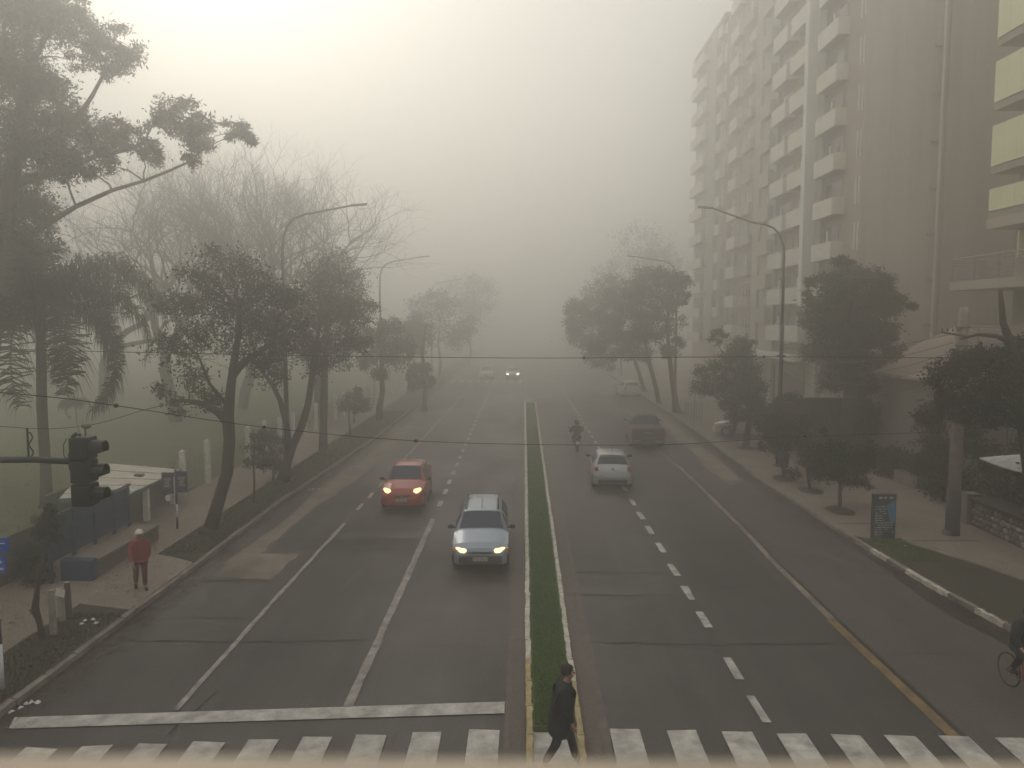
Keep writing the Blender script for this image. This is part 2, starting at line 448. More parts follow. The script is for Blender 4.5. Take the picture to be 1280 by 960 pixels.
# repaired patches
def patch_sheet(nm, pts, m, z):
    mb = MB(); q = []
    for (x0, y0), (x1, y1) in zip(pts, pts[1:] + pts[:1]):
        for k in range(5): q.append((x0 + (x1 - x0) * k / 5 + random.gauss(0, .03), y0 + (y1 - y0) * k / 5 + random.gauss(0, .04), z))
    mb.sheet(q); mb.build(nm, M[m], road)
patch_sheet('asphalt_patch', [(-9.2, 23.8), (-3.5, 23.9), (-3.5, 25.4), (-9.1, 25.2)], 'asphalt_new', .0035)
patch_sheet('asphalt_patch', [(-6.3, 26.0), (-3.6, 26.2), (-3.6, 28.4), (-6.2, 28.1)], 'asphalt_new', .0037)
patch_sheet('asphalt_patch', [(4.6, 20.5), (7.1, 20.6), (7.2, 25.5), (4.8, 25.3)], 'asphalt_new', .0036)
patch_sheet('asphalt_patch', [(1.6, 26.6), (4.0, 26.5), (4.0, 31.8), (1.6, 31.9)], 'asphalt_old', .0034)
patch_sheet('asphalt_patch', [(-3.1, 16.8), (-.4, 16.9), (-.4, 19.0), (-3.1, 19.2)], 'asphalt_old', .0033)
patch_sheet('asphalt_patch', [(-9.0, 21.4), (-7.2, 21.2), (-7.1, 23.5), (-8.9, 23.6)], 'apron', .0042)
# sealed joints and cracks
def crack(pts, w=.034, z=.0145):
    mb = MB(); P = []
    for (a, b) in zip(pts, pts[1:]):
        k = max(2, int((Vector(b) - Vector(a)).length / .35))
        for i in range(k): P.append(Vector(a).lerp(Vector(b), i / k))
    P.append(Vector(pts[-1]))
    P = [p + Vector((random.gauss(0, .02), random.gauss(0, .035))) for p in P]
    v = []
    for i, p in enumerate(P):
        d = (P[min(i + 1, len(P) - 1)] - P[max(0, i - 1)]).normalized(); n = Vector((-d.y, d.x)) * w * random.uniform(.25, .8)
        v += [(p.x + n.x, p.y + n.y, z), (p.x - n.x, p.y - n.y, z)]
    mb.add(v, [(2 * i, 2 * i + 1, 2 * i + 3, 2 * i + 2) for i in range(len(P) - 1)])
    mb.build('road_crack', M['seam'], road)
for y, x0, x1 in [(17.05, 1.4, 7.5), (20.1, 1.4, 4.6), (21.9, 1.4, 7.6), (26.2, 1.4, 8.1), (32.0, 1.4, 8.3), (38.5, 1.4, 8.4), (47, 1.4, 8)]:
    crack([(x0, y), ((x0 + x1) / 2, y + random.uniform(-.08, .08)), (x1, y + random.uniform(-.1, .1))])
for y, x0, x1 in [(17.0, -9.3, -3.4), (21.0, -9.3, -6.4), (24.9, -9.0, -3.5), (25.3, -6.2, -3.4), (36.5, -9, -.3), (48, -9, -.3), (17.2, -.5, -.05), (23.5, -3, -.05)]:
    crack([(x0, y), ((x0 + x1) / 2, y + random.uniform(-.2, .2)), (x1, y + random.uniform(-.2, .2))])
crack([(-6.35, 13.0), (-6.1, 14.6)], .05)
for y in (18.3, 20.9, 26.8, 29.5): crack([(kl(y) + .7, y), (kl(y) + 3.3, y + .1)], .022)
for y in (16.5, 22, 27.5, 33, 39, 45): crack([(sep(y) + .2, y), (kr(y) - .2, y + .1)], .02)

# painted markings, each a piece of its own
def quad_mark(name, corners, m, z=.0185):
    mb = MB(); mb.sheet([(x, y, z) for x, y in corners]); return mb.build(name, m, road)
def worn_line(name, line, w, y0, y1, m, z=.0185, step=.55):
    mb = MB(); ys = list(np.arange(y0, y1, step)) + [y1]; v = []
    for y in ys:
        x = lerp_line(line, y); v += [(x - w / 2 + random.gauss(0, .012), y, z), (x + w / 2 + random.gauss(0, .012), y, z)]
    mb.add(v, [(2 * i, 2 * i + 1, 2 * i + 3, 2 * i + 2) for i in range(len(ys) - 1)])
    return mb.build(name, m, road)
LANE1 = [(-3.35, 0), (-3.34, 28), (-3.5, 60), (-3.55, 200)]
LANE2 = [(-6.62, 0), (-6.57, 19), (-6.49, 27), (-6.31, 39), (-5.85, 80), (-5.9, 200)]
worn_line('lane_line', LANE1, .19, 14.05, 27.8, M['paint'])
worn_line('lane_line', LANE2, .13, 13.85, 27.2, M['paint'])
worn_line('lane_line', LANE2, .15, 37.0, 88, M['paint'])
def dash(x, y, w=.17, l=.95, m='paint_bright', tilt=0):
    s = lambda: random.gauss(0, .012)
    quad_mark('lane_dash', [(x - w / 2 + s(), y - l / 2 + s()), (x + w / 2 + s(), y - l / 2 + s()), (x + w / 2 + tilt + s(), y + l / 2 + s()), (x - w / 2 + tilt + s(), y + l / 2 + s())], M[m])
y = 30.2
while y < 84: dash(lerp_line(LANE1, y), y, .18, .95); y += 2.06
for y in (29.6, 31.6, 33.7): dash(lerp_line(LANE2, y), y, .13, 1.0)
for px, py in [(948, 887), (916, 836), (880, 775), (860, 742), (842, 713), (826, 685), (812, 663), (801, 645), (791, 629)]:
    g = G(px, py); dash(g.x, g.y, .19, .98 + .012 * (887 - py) / 30)
y = 33.1
while y < 80: dash(4.4 - (y - 33) * .008, y, .18, 1.0); y += 2.1
quad_mark('lane_wear_mark', [(-5.05, 20.6), (-4.95, 20.5), (-4.62, 22.6), (-4.70, 22.7)], M['paint_faded'])
quad_mark('stop_line', [(-9.3, 13.15), (-.36, 13.83), (-.36, 14.27), (-9.45, 13.54)], M['paint_bright'])
for i, (px, py) in enumerate([(605, 914), (535, 916), (465, 919), (397, 922), (330, 925), (262, 928), (192, 931), (122, 934), (52, 937), (781, 913), (851, 914), (920, 916), (989, 918), (1057, 920), (1125, 921), (1192, 922), (1262, 924)]):
    g = G(px, py); w = .27
    quad_mark('crosswalk_stripe', [(g.x - w + random.gauss(0, .01), g.y - 3.1), (g.x + w, g.y - 3.1), (g.x + w + random.gauss(0, .012), g.y + random.gauss(0, .02)), (g.x - w + random.gauss(0, .012), g.y + random.gauss(0, .02))], M['paint_bright'], .0225)
for i in range(9):
    x = -8.3 + i * .98
    quad_mark('crosswalk_stripe', [(x - .25, 88.2), (x + .25, 88.2), (x + .25, 91.6), (x - .25, 91.6)], M['paint_bright'])
# faded edge lines and red-brown gutters beside the median
YM = [5, 14, 20, 30, 45, 62, 88]
mb = MB(); strip(mb, lambda y: -.27, lambda y: .04, .006, YM); mb.build('median_gutter', M['gutter'], road)
mb = MB(); strip(mb, lambda y: 1.06, lambda y: 1.42, .006, YM); mb.build('median_gutter', M['gutter'], road)
worn_line('edge_line', [(-.3, 0), (-.3, 200)], .09, 10, 87, M['paint_faded'])
worn_line('edge_line', [(1.47, 0), (1.47, 200)], .12, 10, 87, M['paint_faded'])

# median: grass between limed kerb stones
mb = MB(); mb.box(.17, .93, 13.2, 66.5, 0.02, .115)
med = struct(mb.build('median', M['turf']))
mb = MB(); mb.box(.17, .93, 66.55, 71, .02, .12); mb.build('paved_nose', M['sidewalk'], med)
mb = MB(); mb.box(.17, .93, 71.05, 88, .02, .13); mb.build('brick_nose', M['gutter'], med)
mb = MB(); mb.box(.17, .93, 10.2, 13.15, .005, .03); mb.build('crossing_refuge', M['paint_bright'], med)
stones = []
for k in range(3):
    mb = MB(); n = 6
    # a kerb stone with a chipped, uneven top
    top = [(.0 + random.gauss(0, .008), .15 + random.gauss(0, .006)) for i in range(n + 1)]
    v = []
    for i in range(n + 1):
        y = -.49 + .98 * i / n; o = random.gauss(0, .009)
        v += [(-.065, y, 0), (-.062 + o, y, .135 + random.gauss(0, .006)), (.055 + random.gauss(0, .010), y, .15 + random.gauss(0, .006)), (.065, y, 0)]
    f = [(0, 1, 2, 3), (4 * n + 3, 4 * n + 2, 4 * n + 1, 4 * n)]
    for i in range(n):
        for a in range(4): f.append((4 * i + a, 4 * i + (a + 1) % 4, 4 * i + 4 + (a + 1) % 4, 4 * i + 4 + a)[::-1])
    mb.add(v, f); stones.append(mb)
protos = {}
def stone(parent, mname, k, loc, rz=0, sc=None):
    key = (mname, k)
    if key not in protos:
        o = stones[k].build('kerb_stone', M[mname], parent, world=False); o.location = Vector(loc) - wloc(parent); o.rotation_euler = (0, 0, rz); protos[key] = o
    else: o = inst(protos[key], parent, Vector(loc) - wloc(parent), rz)
    if sc: o.scale = sc
    return o
for x, r in ((.105, 0), (.995, math.pi)):
    y = 10.4
    while y < 67:
        yellow = y < (16.4 if x < .5 else 14.6)
        stone(med, 'kerb_yellow' if yellow else 'kerb_white', random.randrange(3), (x + random.gauss(0, .006), y, -.005), r + random.gauss(0, .006)); y += 1.0
    mb = MB(); mb.box(x - .06, x + .06, 67.1, 88, 0, .15); mb.build('kerb_run', M['kerb'], med)

# pavements
VERGE_IN = -11.35
def slab(name, left, right, ys, z, m, drop=.2):
    mb = MB(); n = len(ys)
    v = [(left(y), y, z) for y in ys] + [(right(y), y, z) for y in ys] + [(left(y), y, z - drop) for y in ys] + [(right(y), y, z - drop) for y in ys]
    f = [(i, n + i, n + i + 1, i + 1) for i in range(n - 1)]
    f += [(i, i + 1, 2 * n + i + 1, 2 * n + i) for i in range(n - 1)] + [(n + i, 3 * n + i, 3 * n + i + 1, n + i + 1) for i in range(n - 1)]
    mb.add(v, f); return struct(mb.build(name, m))
pave_l = slab('pavement', lambda y: -14.2, lambda y: VERGE_IN, [-40, 10, 20, 40, 80, 420], .13, M['sidewalk'])
verge_l = slab('verge', lambda y: VERGE_IN - .03, lambda y: kl(y) - .14, YS, .125, M['earth'])
mb = MB(); mb.prism([(VERGE_IN + .03, 18.9), (kl(20) - .15, 18.5), (kl(20) - .15, 22.2), (-10.4, 22.6), (VERGE_IN + .03, 23.0)], .05, .145); mb.build('paved_crossing', M['sidewalk'], verge_l)
pave_r = slab('pavement', lambda y: kr(y) + .13, lambda y: 60, YS, .13, M['sidewalk'])
mb = MB(); mb.prism([(kr(15) + .14, 13.0), (kr(25) + .14, 25.3), (12.3, 24.6), (13.4, 22.4), (14.5, 18.6), (15.2, 14), (15.2, 11)], .1, .146); mb.build('bare_verge', M['earth'], pave_r)
mb = MB(); mb.prism([(12.3, 24.75), (12.6, 25.0), (13.75, 22.6), (14.9, 18.6), (14.55, 18.5), (13.5, 22.4)], .1, .155); mb.build('verge_edging', M['kerb'], pave_r)
mb = MB(); mb.box(-260, -14.5, -60, 500, -.3, .02); struct(mb.build('lawn', M['field']))
# kerb runs: single stones near by, longer runs far off
def kerb_run(parent, fk, side, y0, y1, mname):
    y = y0
    while y < y1:
        x = fk(y) + side * .065; rz = -math.atan((fk(y + .5) - fk(y - .5)))
        nm = mname(y) if callable(mname) else mname
        stone(parent, nm, random.randrange(3), (x + random.gauss(0, .008), y, .0 + random.gauss(0, .006)), (rz if side > 0 else rz + math.pi) + random.gauss(0, .008)); y += 1.0
kerb_run(verge_l, kl, -1, 10.5, 52, 'kerb')
kerb_run(pave_r, kr, 1, 10.5, 58, lambda y: 'kerb_white' if (20.4 < y < 24.6 and random.random() < .6) or (y < 20 and random.random() < .25) else 'kerb')
mb = MB(); ragged(mb, lambda y: kl(y) - .13, lambda y: kl(y) - .002, 52.5, 200, .14, 0, 8); mb.build('kerb_run', M['kerb'], verge_l)
mb = MB(); ragged(mb, lambda y: kr(y) + .002, lambda y: kr(y) + .14, 58.5, 200, .14, 0, 8); mb.build('kerb_run', M['kerb'], pave_r)
# worn joints across the right pavement
for y in (24.9, 27.0, 33.8, 37.5, 42.5, 47):
    mb = MB(); mb.box(kr(y) + .2, kr(y) + (2.2 if y > 26 else 4), y - .03, y + .03, .12, .136); mb.build('pavement_joint', M['seam'], pave_r)

def tufts(name, pts, h, n, m, parent=None, seed=1, spread=.05, wid=.012):
    """grass: many small tapering blades on one sheet of ground"""
    r = np.random.default_rng(seed); pts = np.asarray(pts)
    c = pts[r.integers(0, len(pts), n)] if len(pts) < n else pts[:n]
    a = r.uniform(0, 2 * np.pi, n); hh = h * r.uniform(.5, 1.3, n); lean = r.normal(0, .45, (n, 2)) * hh[:, None]
    d = np.stack([np.cos(a), np.sin(a), np.zeros(n)], 1) * wid * r.uniform(.7, 1.6, n)[:, None]
    tip = c + np.stack([lean[:, 0], lean[:, 1], hh], 1)
    v = np.stack([c - d, c + d, tip], 1).reshape(-1, 3)
    me = bpy.data.meshes.new(name); tri_mesh(me, v, 3); me.materials.append(m)
    o = link(name, me, parent); o['kind'] = 'stuff'; return o
def tri_mesh(me, v, k):
    n = len(v) // k
    me.vertices.add(len(v)); me.vertices.foreach_set('co', np.asarray(v, dtype=np.float32).ravel())
    me.loops.add(len(v)); me.loops.foreach_set('vertex_index', np.arange(len(v), dtype=np.int32))
    me.polygons.add(n); me.polygons.foreach_set('loop_start', np.arange(0, len(v), k, dtype=np.int32))
    me.polygons.foreach_set('loop_total', np.full(n, k, dtype=np.int32)); me.update(calc_edges=True)
def scatter(n, x0, x1, y0, y1, z, dens=None, seed=3):
    r = np.random.default_rng(seed)
    y = y0 + (y1 - y0) * r.uniform(0, 1, n) ** 1.5; t = r.uniform(0, 1, n)
    xl = np.array([x0(a) if callable(x0) else x0 for a in y]); xr = np.array([x1(a) if callable(x1) else x1 for a in y])
    return np.stack([xl + (xr - xl) * t, y, np.full(n, z)], 1)
def fallen(name, n, fx, y0, y1, z, m, parent, seed, s=.05):
    r = np.random.default_rng(seed); y = y0 + (y1 - y0) * r.uniform(0, 1, n) ** 1.6; x = np.array([fx(a, r) for a in y])
    a = r.uniform(0, 6.28, n); L = s * r.uniform(.5, 1.3, n); c = np.stack([x, y, np.full(n, z) + r.uniform(0, .012, n)], 1)
    u = np.stack([np.cos(a), np.sin(a), r.uniform(-.2, .2, n)], 1) * L[:, None]; w = np.stack([-np.sin(a), np.cos(a), r.uniform(-.2, .3, n)], 1) * L[:, None] * .5
    v = np.stack([c - u, c - w, c + u, c + w], 1).reshape(-1, 3); me = bpy.data.meshes.new(name); tri_mesh(me, v, 4); me.materials.append(m); o = link(name, me, parent); o['kind'] = 'stuff'
fallen('fallen_leaves', 2600, lambda y, r: kl(y) + abs(r.normal(0, .35)) + .03, 11, 60, .010, M['leaf_litter'], road, 4)
fallen('fallen_leaves', 1500, lambda y, r: kr(y) - abs(r.normal(0, .22)) - .03, 11, 58, .022, M['leaf_litter'], road, 5)
fallen('fallen_leaves', 1500, lambda y, r: r.uniform(-13.9, -9.9), 14, 60, .15, M['leaf_litter'], verge_l, 6)
fallen('fallen_leaves', 900, lambda y, r: r.uniform(11.6, 17), 14, 50, .14, M['leaf_litter'], pave_r, 7)
tufts('grass', scatter(60000, .2, .9, 13.25, 66, .11), .055, 60000, M['grass'], med, 5, wid=.009)
g1 = scatter(26000, lambda y: VERGE_IN + .05, lambda y: kl(y) - .2, 10.5, 60, .12, seed=8)
g1 = g1[~((g1[:, 1] > 18.3) & (g1[:, 1] < 23.1))]
tufts('grass', g1, .06, len(g1), M['grass_dull'], verge_l, 6, wid=.012)
tufts('grass', scatter(30000, -40, -14.8, 18, 80, .02, seed=9), .05, 30000, M['grass_lawn'], bpy.data.objects['lawn'], 7, wid=.02)
tufts('grass', scatter(1500, 11.3, 12.5, 22.6, 25.0, .14, seed=10), .08, 1500, M['grass'], pave_r, 8, wid=.012)

# ------------------------------------------------------------------ buildings
XF = 21.7
def ring(x0, x1, y0, y1, z0, z1, w):
    """one closed window surround in the plane of a wall that faces the avenue"""
    mb = MB(); v = []
    for x in (x0, x1):
        v += [(x, y0, z0), (x, y1, z0), (x, y1, z1), (x, y0, z1), (x, y0 + w, z0 + w), (x, y1 - w, z0 + w), (x, y1 - w, z1 - w), (x, y0 + w, z1 - w)]
    f = []
    for k in range(4):
        q = (k + 1) % 4; f += [(k, q, 4 + q, 4 + k), (8 + k, 12 + k, 12 + q, 8 + q), (k, 8 + k, 8 + q, q), (4 + k, 4 + q, 12 + q, 12 + k)]
    return mb.add(v, f)
def fy(px, X=XF): return X * FPX / (px - 655.0)
def apartment_tower():
    y0, y1 = fy(1065), fy(909)
    t = thing('apartment_tower', 'tall taupe apartment block with pale balconies and a blank side wall', 'building', (XF, y0, .13))
    ox, oy, oz = XF, y0, .13
    H = 40.0; FL = 2.95
    mb = MB(); mb.box(ox, ox + 14, oy, y1, oz, H); mb.build('wall', M['b1_brown'], t)
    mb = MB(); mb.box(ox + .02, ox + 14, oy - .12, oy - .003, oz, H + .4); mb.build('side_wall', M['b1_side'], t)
    mb = MB(); mb.box(ox - .5, ox + 14, oy, y1 + .5, H, H + .5); mb.build('roof_slab', M['b1_panel_dim'], t)
    # the white full-height pilaster and the grey-green pier beside it
    ya, yb = fy(1015), fy(1010.5)
    mb = MB(); mb.box(ox - 1.1, ox - .003, ya, yb, 8.3, H + .7); mb.build('pilaster', M['b1_white'], t)
    mb = MB(); mb.box(ox - .25, ox - .003, fy(1022), ya - .003, oz, H); mb.build('pier', M['b1_grey'], t)
    mb = MB(); mb.box(ox - .3, ox - .003, fy(967), fy(951), oz, H); mb.build('pier', M['b1_grey'], t)
    mb = MB(); mb.box(ox - .22, ox - .003, fy(945), fy(938), oz, H); mb.build('pier', M['b1_panel_dim'], t)
    # drainpipe on the blank wall, with its brackets
    px = W(1176, 150, oy - .2).x
    mb = MB(); mb.tube([(px, oy - .22, 2.5), (px + .03, oy - .22, 20), (px - .02, oy - .22, H)], .09, 8); dp = mb.build('drainpipe', M['b1_white'], t)
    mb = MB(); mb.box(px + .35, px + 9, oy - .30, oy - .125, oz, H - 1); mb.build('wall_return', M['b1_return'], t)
    for k in range(13):
        mb = MB(); mb.box(px - .55, px - .12, oy - .35, oy - .125, 4 + k * FL - .1, 4 + k * FL + .1); mb.build('vent_box', M['b1_panel_dim'], t)
    # columns along the front: (px near, px far, reach, parapet material, parapet height, kind)
    cols = [(1046, 1022, .80, 'b1_panel', 1.15), (1010, 991, .95, 'b1_panel', 1.25), (986, 969, .95, 'b1_panel', 1.25), (964, 952, .75, 'b1_panel_dim', 1.2), (937, 926, .5, 'b1_panel_dim', .95), (921, 911, .6, 'b1_panel', 1.15)]
    for ci, (pn, pf, reach, pm, ph) in enumerate(cols):
        a, b = fy(pn), fy(pf); w = b - a
        slab = rail = win = blind = None
        for k in range(12):
            z = 5.6 + k * FL + (FL / 2 if ci in (3,) else 0)
            if z > H - 1.5: continue
            mb = MB(); mb.box(-reach, -.003, 0, w, 0, .17)
            if slab is None: slab = mb.build('balcony', M['b1_panel_dim'], t, world=False); slab.location = (0, a - oy, z - oz); bal = slab
            else: bal = inst(slab, t, (0, a - oy, z - oz))
            if rail is None:
                mb = MB(); mb.box(-reach - .05, -reach, .0, w, -.02, ph); mb.box(-reach, -.01, -.05, -.003, .02, ph)
                rail = mb.build('parapet', M[pm], bal, world=False)
                mb = MB(); mb.box(-.09, -.004, .12 * w, .88 * w, .22, 2.35); win = mb.build('window', M['pane'], bal, world=False)
                frm = ring(-.12, -.004, .08 * w, .92 * w, .18, 2.42, .07).build('window_frame', M['b1_panel_dim'], bal, world=False)
                mb = MB(); mb.box(-.46, -.14, .62 * w, .85 * w, .18, .75); ac = mb.build('cooling_unit', M['b1_white'], bal, world=False, bevel=.03)
                mb = MB(); mb.box(-reach + .06, -reach + .09, .15 * w, .40 * w, .55, ph + .18); cloth = mb.build('drying_cloth', M['car_bluegrey'], bal, world=False)
                mb = MB(); mb.box(-reach * .55, -reach * .45, .47 * w, .53 * w, .17, 2.0); post = mb.build('screen_post', M['b1_panel'], bal, world=False)
                mb = MB(); mb.box(-.14, -.095, .14 * w, .47 * w, 1.1, 2.33); blind = mb.build('blind', M['pane_pale'], bal, world=False)
            else:
                inst(rail, bal, (0, 0, 0)); inst(win, bal, (0, 0, 0)); inst(frm, bal, (0, 0, 0))
                if random.random() < .35: inst(ac, bal, (0, -.5 * w * random.random(), 0))
                if random.random() < .25: inst(cloth, bal, (0, .4 * w * random.random(), 0))
                if random.random() < .6: inst(post, bal, (0, 0, 0))
                if random.random() < .5: inst(blind, bal, (0, (.36 * w if random.random() < .5 else 0), 0))
    # narrow stair window strips near the corner
    wz = None
    for k in range(12):
        z = 6 + k * FL
        for p0, p1 in ((1061, 1059.2), (1065.0, 1063.6)):
            a, b = fy(p0) + .08, fy(p1)
            mb = MB(); mb.box(-.06, -.003, a - oy, b - oy, z - oz, z - oz + 1.75); mb.build('stair_window', M['b1_white'], t, world=False)
    # broad lintel bands on the lower floors
    mb = MB(); mb.box(ox - 1.2, ox - .003, fy(1010), fy(909), 4.1, 4.55); mb.build('canopy_slab', M['b1_white'], t)
    mb = MB(); mb.box(ox - .06, ox - .003, fy(985), fy(977), 5.3, 7.0); mb.build('window', M['b1_white'], t)
    for p0, p1 in ((1005, 975), (968, 945), (940, 915)):
        mb = MB(); mb.box(ox - .08, ox - .004, fy(p0), fy(p1), .6, 3.6); w_ = mb.build('shop_front', M['pane'], t)
        mb = MB(); mb.box(ox - .14, ox - .082, fy(p0), fy(p1), 3.3, 3.6); mb.build('lintel', M['b1_panel_dim'], w_)
apartment_tower()

def far_block():
    y0, y1 = fy(905), fy(866)
    X0 = XF - .2
    t = thing('apartment_tower', 'grey apartment slab fading in fog beyond the taupe tower', 'building', (X0, y0, .13))
    H = 39.0
    mb = MB(); mb.box(X0, X0 + 14, y0, y1, .13, H); mb.build('wall', M['b1_wall'], t)
    mb = MB(); mb.box(X0 - .4, X0 + 14, y0 + .5, y1 + .4, H, H + .4); mb.build('roof_slab', M['b1_panel_dim'], t)
    mb = MB(); mb.box(X0 - .5, X0 - .003, y0 + 3.5, y0 + 6, .13, H); mb.build('pier', M['b1_grey'], t)
    L = y1 - y0; sl = None
    for k in range(12):
        for (f0, f1) in ((.55, .98), (.02, .14)):
            z = 4.6 + k * 2.95
            a, b = y0 + L * f0, y0 + L * f1
            mb = MB(); mb.box(X0 - .7, X0 - .003, a, b, z, z + .16); bal = mb.build('balcony', M['b1_panel_dim'], t)
            mb = MB(); mb.box(X0 - .75, X0 - .703, a, b, z - .02, z + 1.1); mb.build('parapet', M['b1_panel'], bal)
            mb = MB(); mb.box(X0 - .08, X0 - .004, a + (b - a) * .2, b - (b - a) * .15, z + .25, z + 2.3); mb.build('window', M['pane'], bal)
far_block()

def near_block():
    X = 23.3; y1 = fy(1221, X); y0 = 24.0
    t = thing('apartment_block', 'apartment block with lime tinted glass screens and a railed terrace', 'building', (X, y0, .13))
    mb = MB(); mb.box(X + 1.4, X + 16, y0, y1 - .1, .13, 33); mb.build('wall', M['b2_wall'], t)
    zb = [12.75, 14.95, 18.05, 21.15, 24.25, 27.35]
    panel = None
    for k, z in enumerate(zb):
        hgt = 1.05 if k == 0 else 1.95
        mb = MB(); mb.box(X + .06, X + 1.397, y0, y1 + .05, z - .38, z - .02); sl = mb.build('floor_slab', M['b2_wall'], t)
        n = 14
        for i in range(n):
            yb = y1 - i * 1.02
            if yb - 1 < y0: break
            mb = MB(); mb.box(X, X + .035, yb - 1.0, yb, z, z + hgt); mb.build('glass_screen', M['b2_glass'], t)
        mb = MB(); mb.box(X + .01, X + .03, y0, y1, z + hgt + .01, z + hgt + .05); mb.build('top_rail', M['b2_rail'], t)
        # side return with a shutter box and window behind the screens
        if k:
            mb = MB(); mb.box(X + .3, X + 1.3, y1 - .09, y1 - .02, z, z + .9); mb.build('side_screen', M['b2_band'], t)
        for i in range(4):
            yb = y1 - 1.4 - i * 3.3
            if yb - 2 < y0: break
            mb = MB(); mb.box(X + 1.33, X + 1.397, yb - 1.9, yb, z + .15, z + 2.3); w_ = mb.build('window', M['pane'], t)
            ring(X + 1.29, X + 1.328, yb - 1.98, yb + .08, z + .08, z + 2.38, .08).build('window_frame', M['b2_band'], w_)
    mb = MB(); mb.box(X - .03, X + 1.395, y0, y1 + .08, 11.85, 12.36); mb.build('pale_band', M['b2_band'], t)
    mb = MB(); mb.box(X + .4, X + 1.38, y1 - 1.9, y1 - 1.8, 10.35, 11.6); mb.build('stair_door', M['b2_glass'], t)
    # two railed terraces reaching out over the garden
    for zt, reach, tall in ((9.25, 1.55, 1.05), (5.9, 1.2, 1.05)):
        xa = X - reach
        mb = MB(); mb.box(xa, X + 1.39, y0, y1 + .4, zt - .45, zt); ter = mb.build('terrace_slab', M['b2_band'], t)
        for i in range(9):
            mb = MB(); z = zt + .1 + i * .115
            mb.box(xa + .02, xa + .05, y0, y1 + .36, z, z + .035); mb.box(xa + .05, X + 1.0, y1 + .33, y1 + .36, z, z + .035); mb.build('railing_bar', M['b2_rail'], ter)
        mb = MB(); mb.box(xa, xa + .07, y0, y1 + .38, zt + tall + .06, zt + tall + .12); mb.build('handrail', M['b2_rail'], ter)
        for i in range(9):
            yy = y1 + .3 - i * 1.9
            if yy < y0: break
            mb = MB(); mb.box(xa + .055, xa + .12, yy - .04, yy + .04, zt, zt + tall + .06); mb.build('rail_post', M['b2_rail'], ter)
        for i in range(3):
            yy = y1 - 1.5 - i * 4
            mb = MB(); mb.box(X + 1.33, X + 1.396, yy - 2.4, yy, zt + .1, zt + 2.3); w_ = mb.build('window', M['pane'], t)
    for i in range(4):
        yy = y1 - .6 - i * 4.2
        mb = MB(); mb.box(X - .9, X - .5, yy - .4, yy, .13, 5.45); mb.build('column', M['b2_wall'], t)
near_block()

# ------------------------------------------------------------------ vegetation
def leaf_mesh(name, m, clumps, n, size, parent, seed, asp=2.2, sub=14, droop=0.0, tight=.34):
    """many small leaves gathered in tufts inside the clumps"""
    r = np.random.default_rng(seed)
    C = np.array([c[:3] for c in clumps]); RR = np.array([[c[3], c[3], c[4] if len(c) > 4 else c[3]] for c in clumps])
    wgt = RR[:, 0] ** 2.2; wgt /= wgt.sum()
    ns = sub * len(clumps)
    ci = r.choice(len(clumps), ns, p=wgt)
    d = r.normal(size=(ns, 3)); d /= np.linalg.norm(d, axis=1)[:, None]
    u = r.uniform(.15, 1, ns) ** .5
    sc = C[ci] + d * RR[ci] * u[:, None] * .86
    sr = RR[ci].mean(1) * tight * r.uniform(.6, 1.3, ns)
    k = r.integers(0, ns, n)
    p = sc[k] + r.normal(size=(n, 3)) * (sr[k] * .5)[:, None] * np.array([1.1, 1.1, .75])
    a = r.normal(size=(n, 3)); a[:, 2] -= droop; a /= np.linalg.norm(a, axis=1)[:, None]
    b = np.cross(a, r.normal(size=(n, 3))); b /= np.linalg.norm(b, axis=1)[:, None]
    L = size * r.uniform(.6, 1.35, n)[:, None]; w = L / asp
    nrm = np.cross(a, b)
    v = np.stack([p, p + a * L * .5 + b * w * .5 + nrm * L * .08, p + a * L, p + a * L * .5 - b * w * .5 + nrm * L * .08], 1).reshape(-1, 3)
    o_ = np.array(wloc(parent)); me = bpy.data.meshes.new(name); tri_mesh(me, v - o_, 4); me.materials.append(m)
    return link(name, me, parent), sc
def curve(a, b, sag, n=5, wob=.0):
    a, b = Vector(a), Vector(b); L = (b - a).length
    return [a.lerp(b, i / n) + Vector((random.gauss(0, wob) * L, random.gauss(0, wob) * L, sag * L * math.sin(math.pi * i / n))) if 0 < i < n else a.lerp(b, i / n) for i in range(n + 1)]
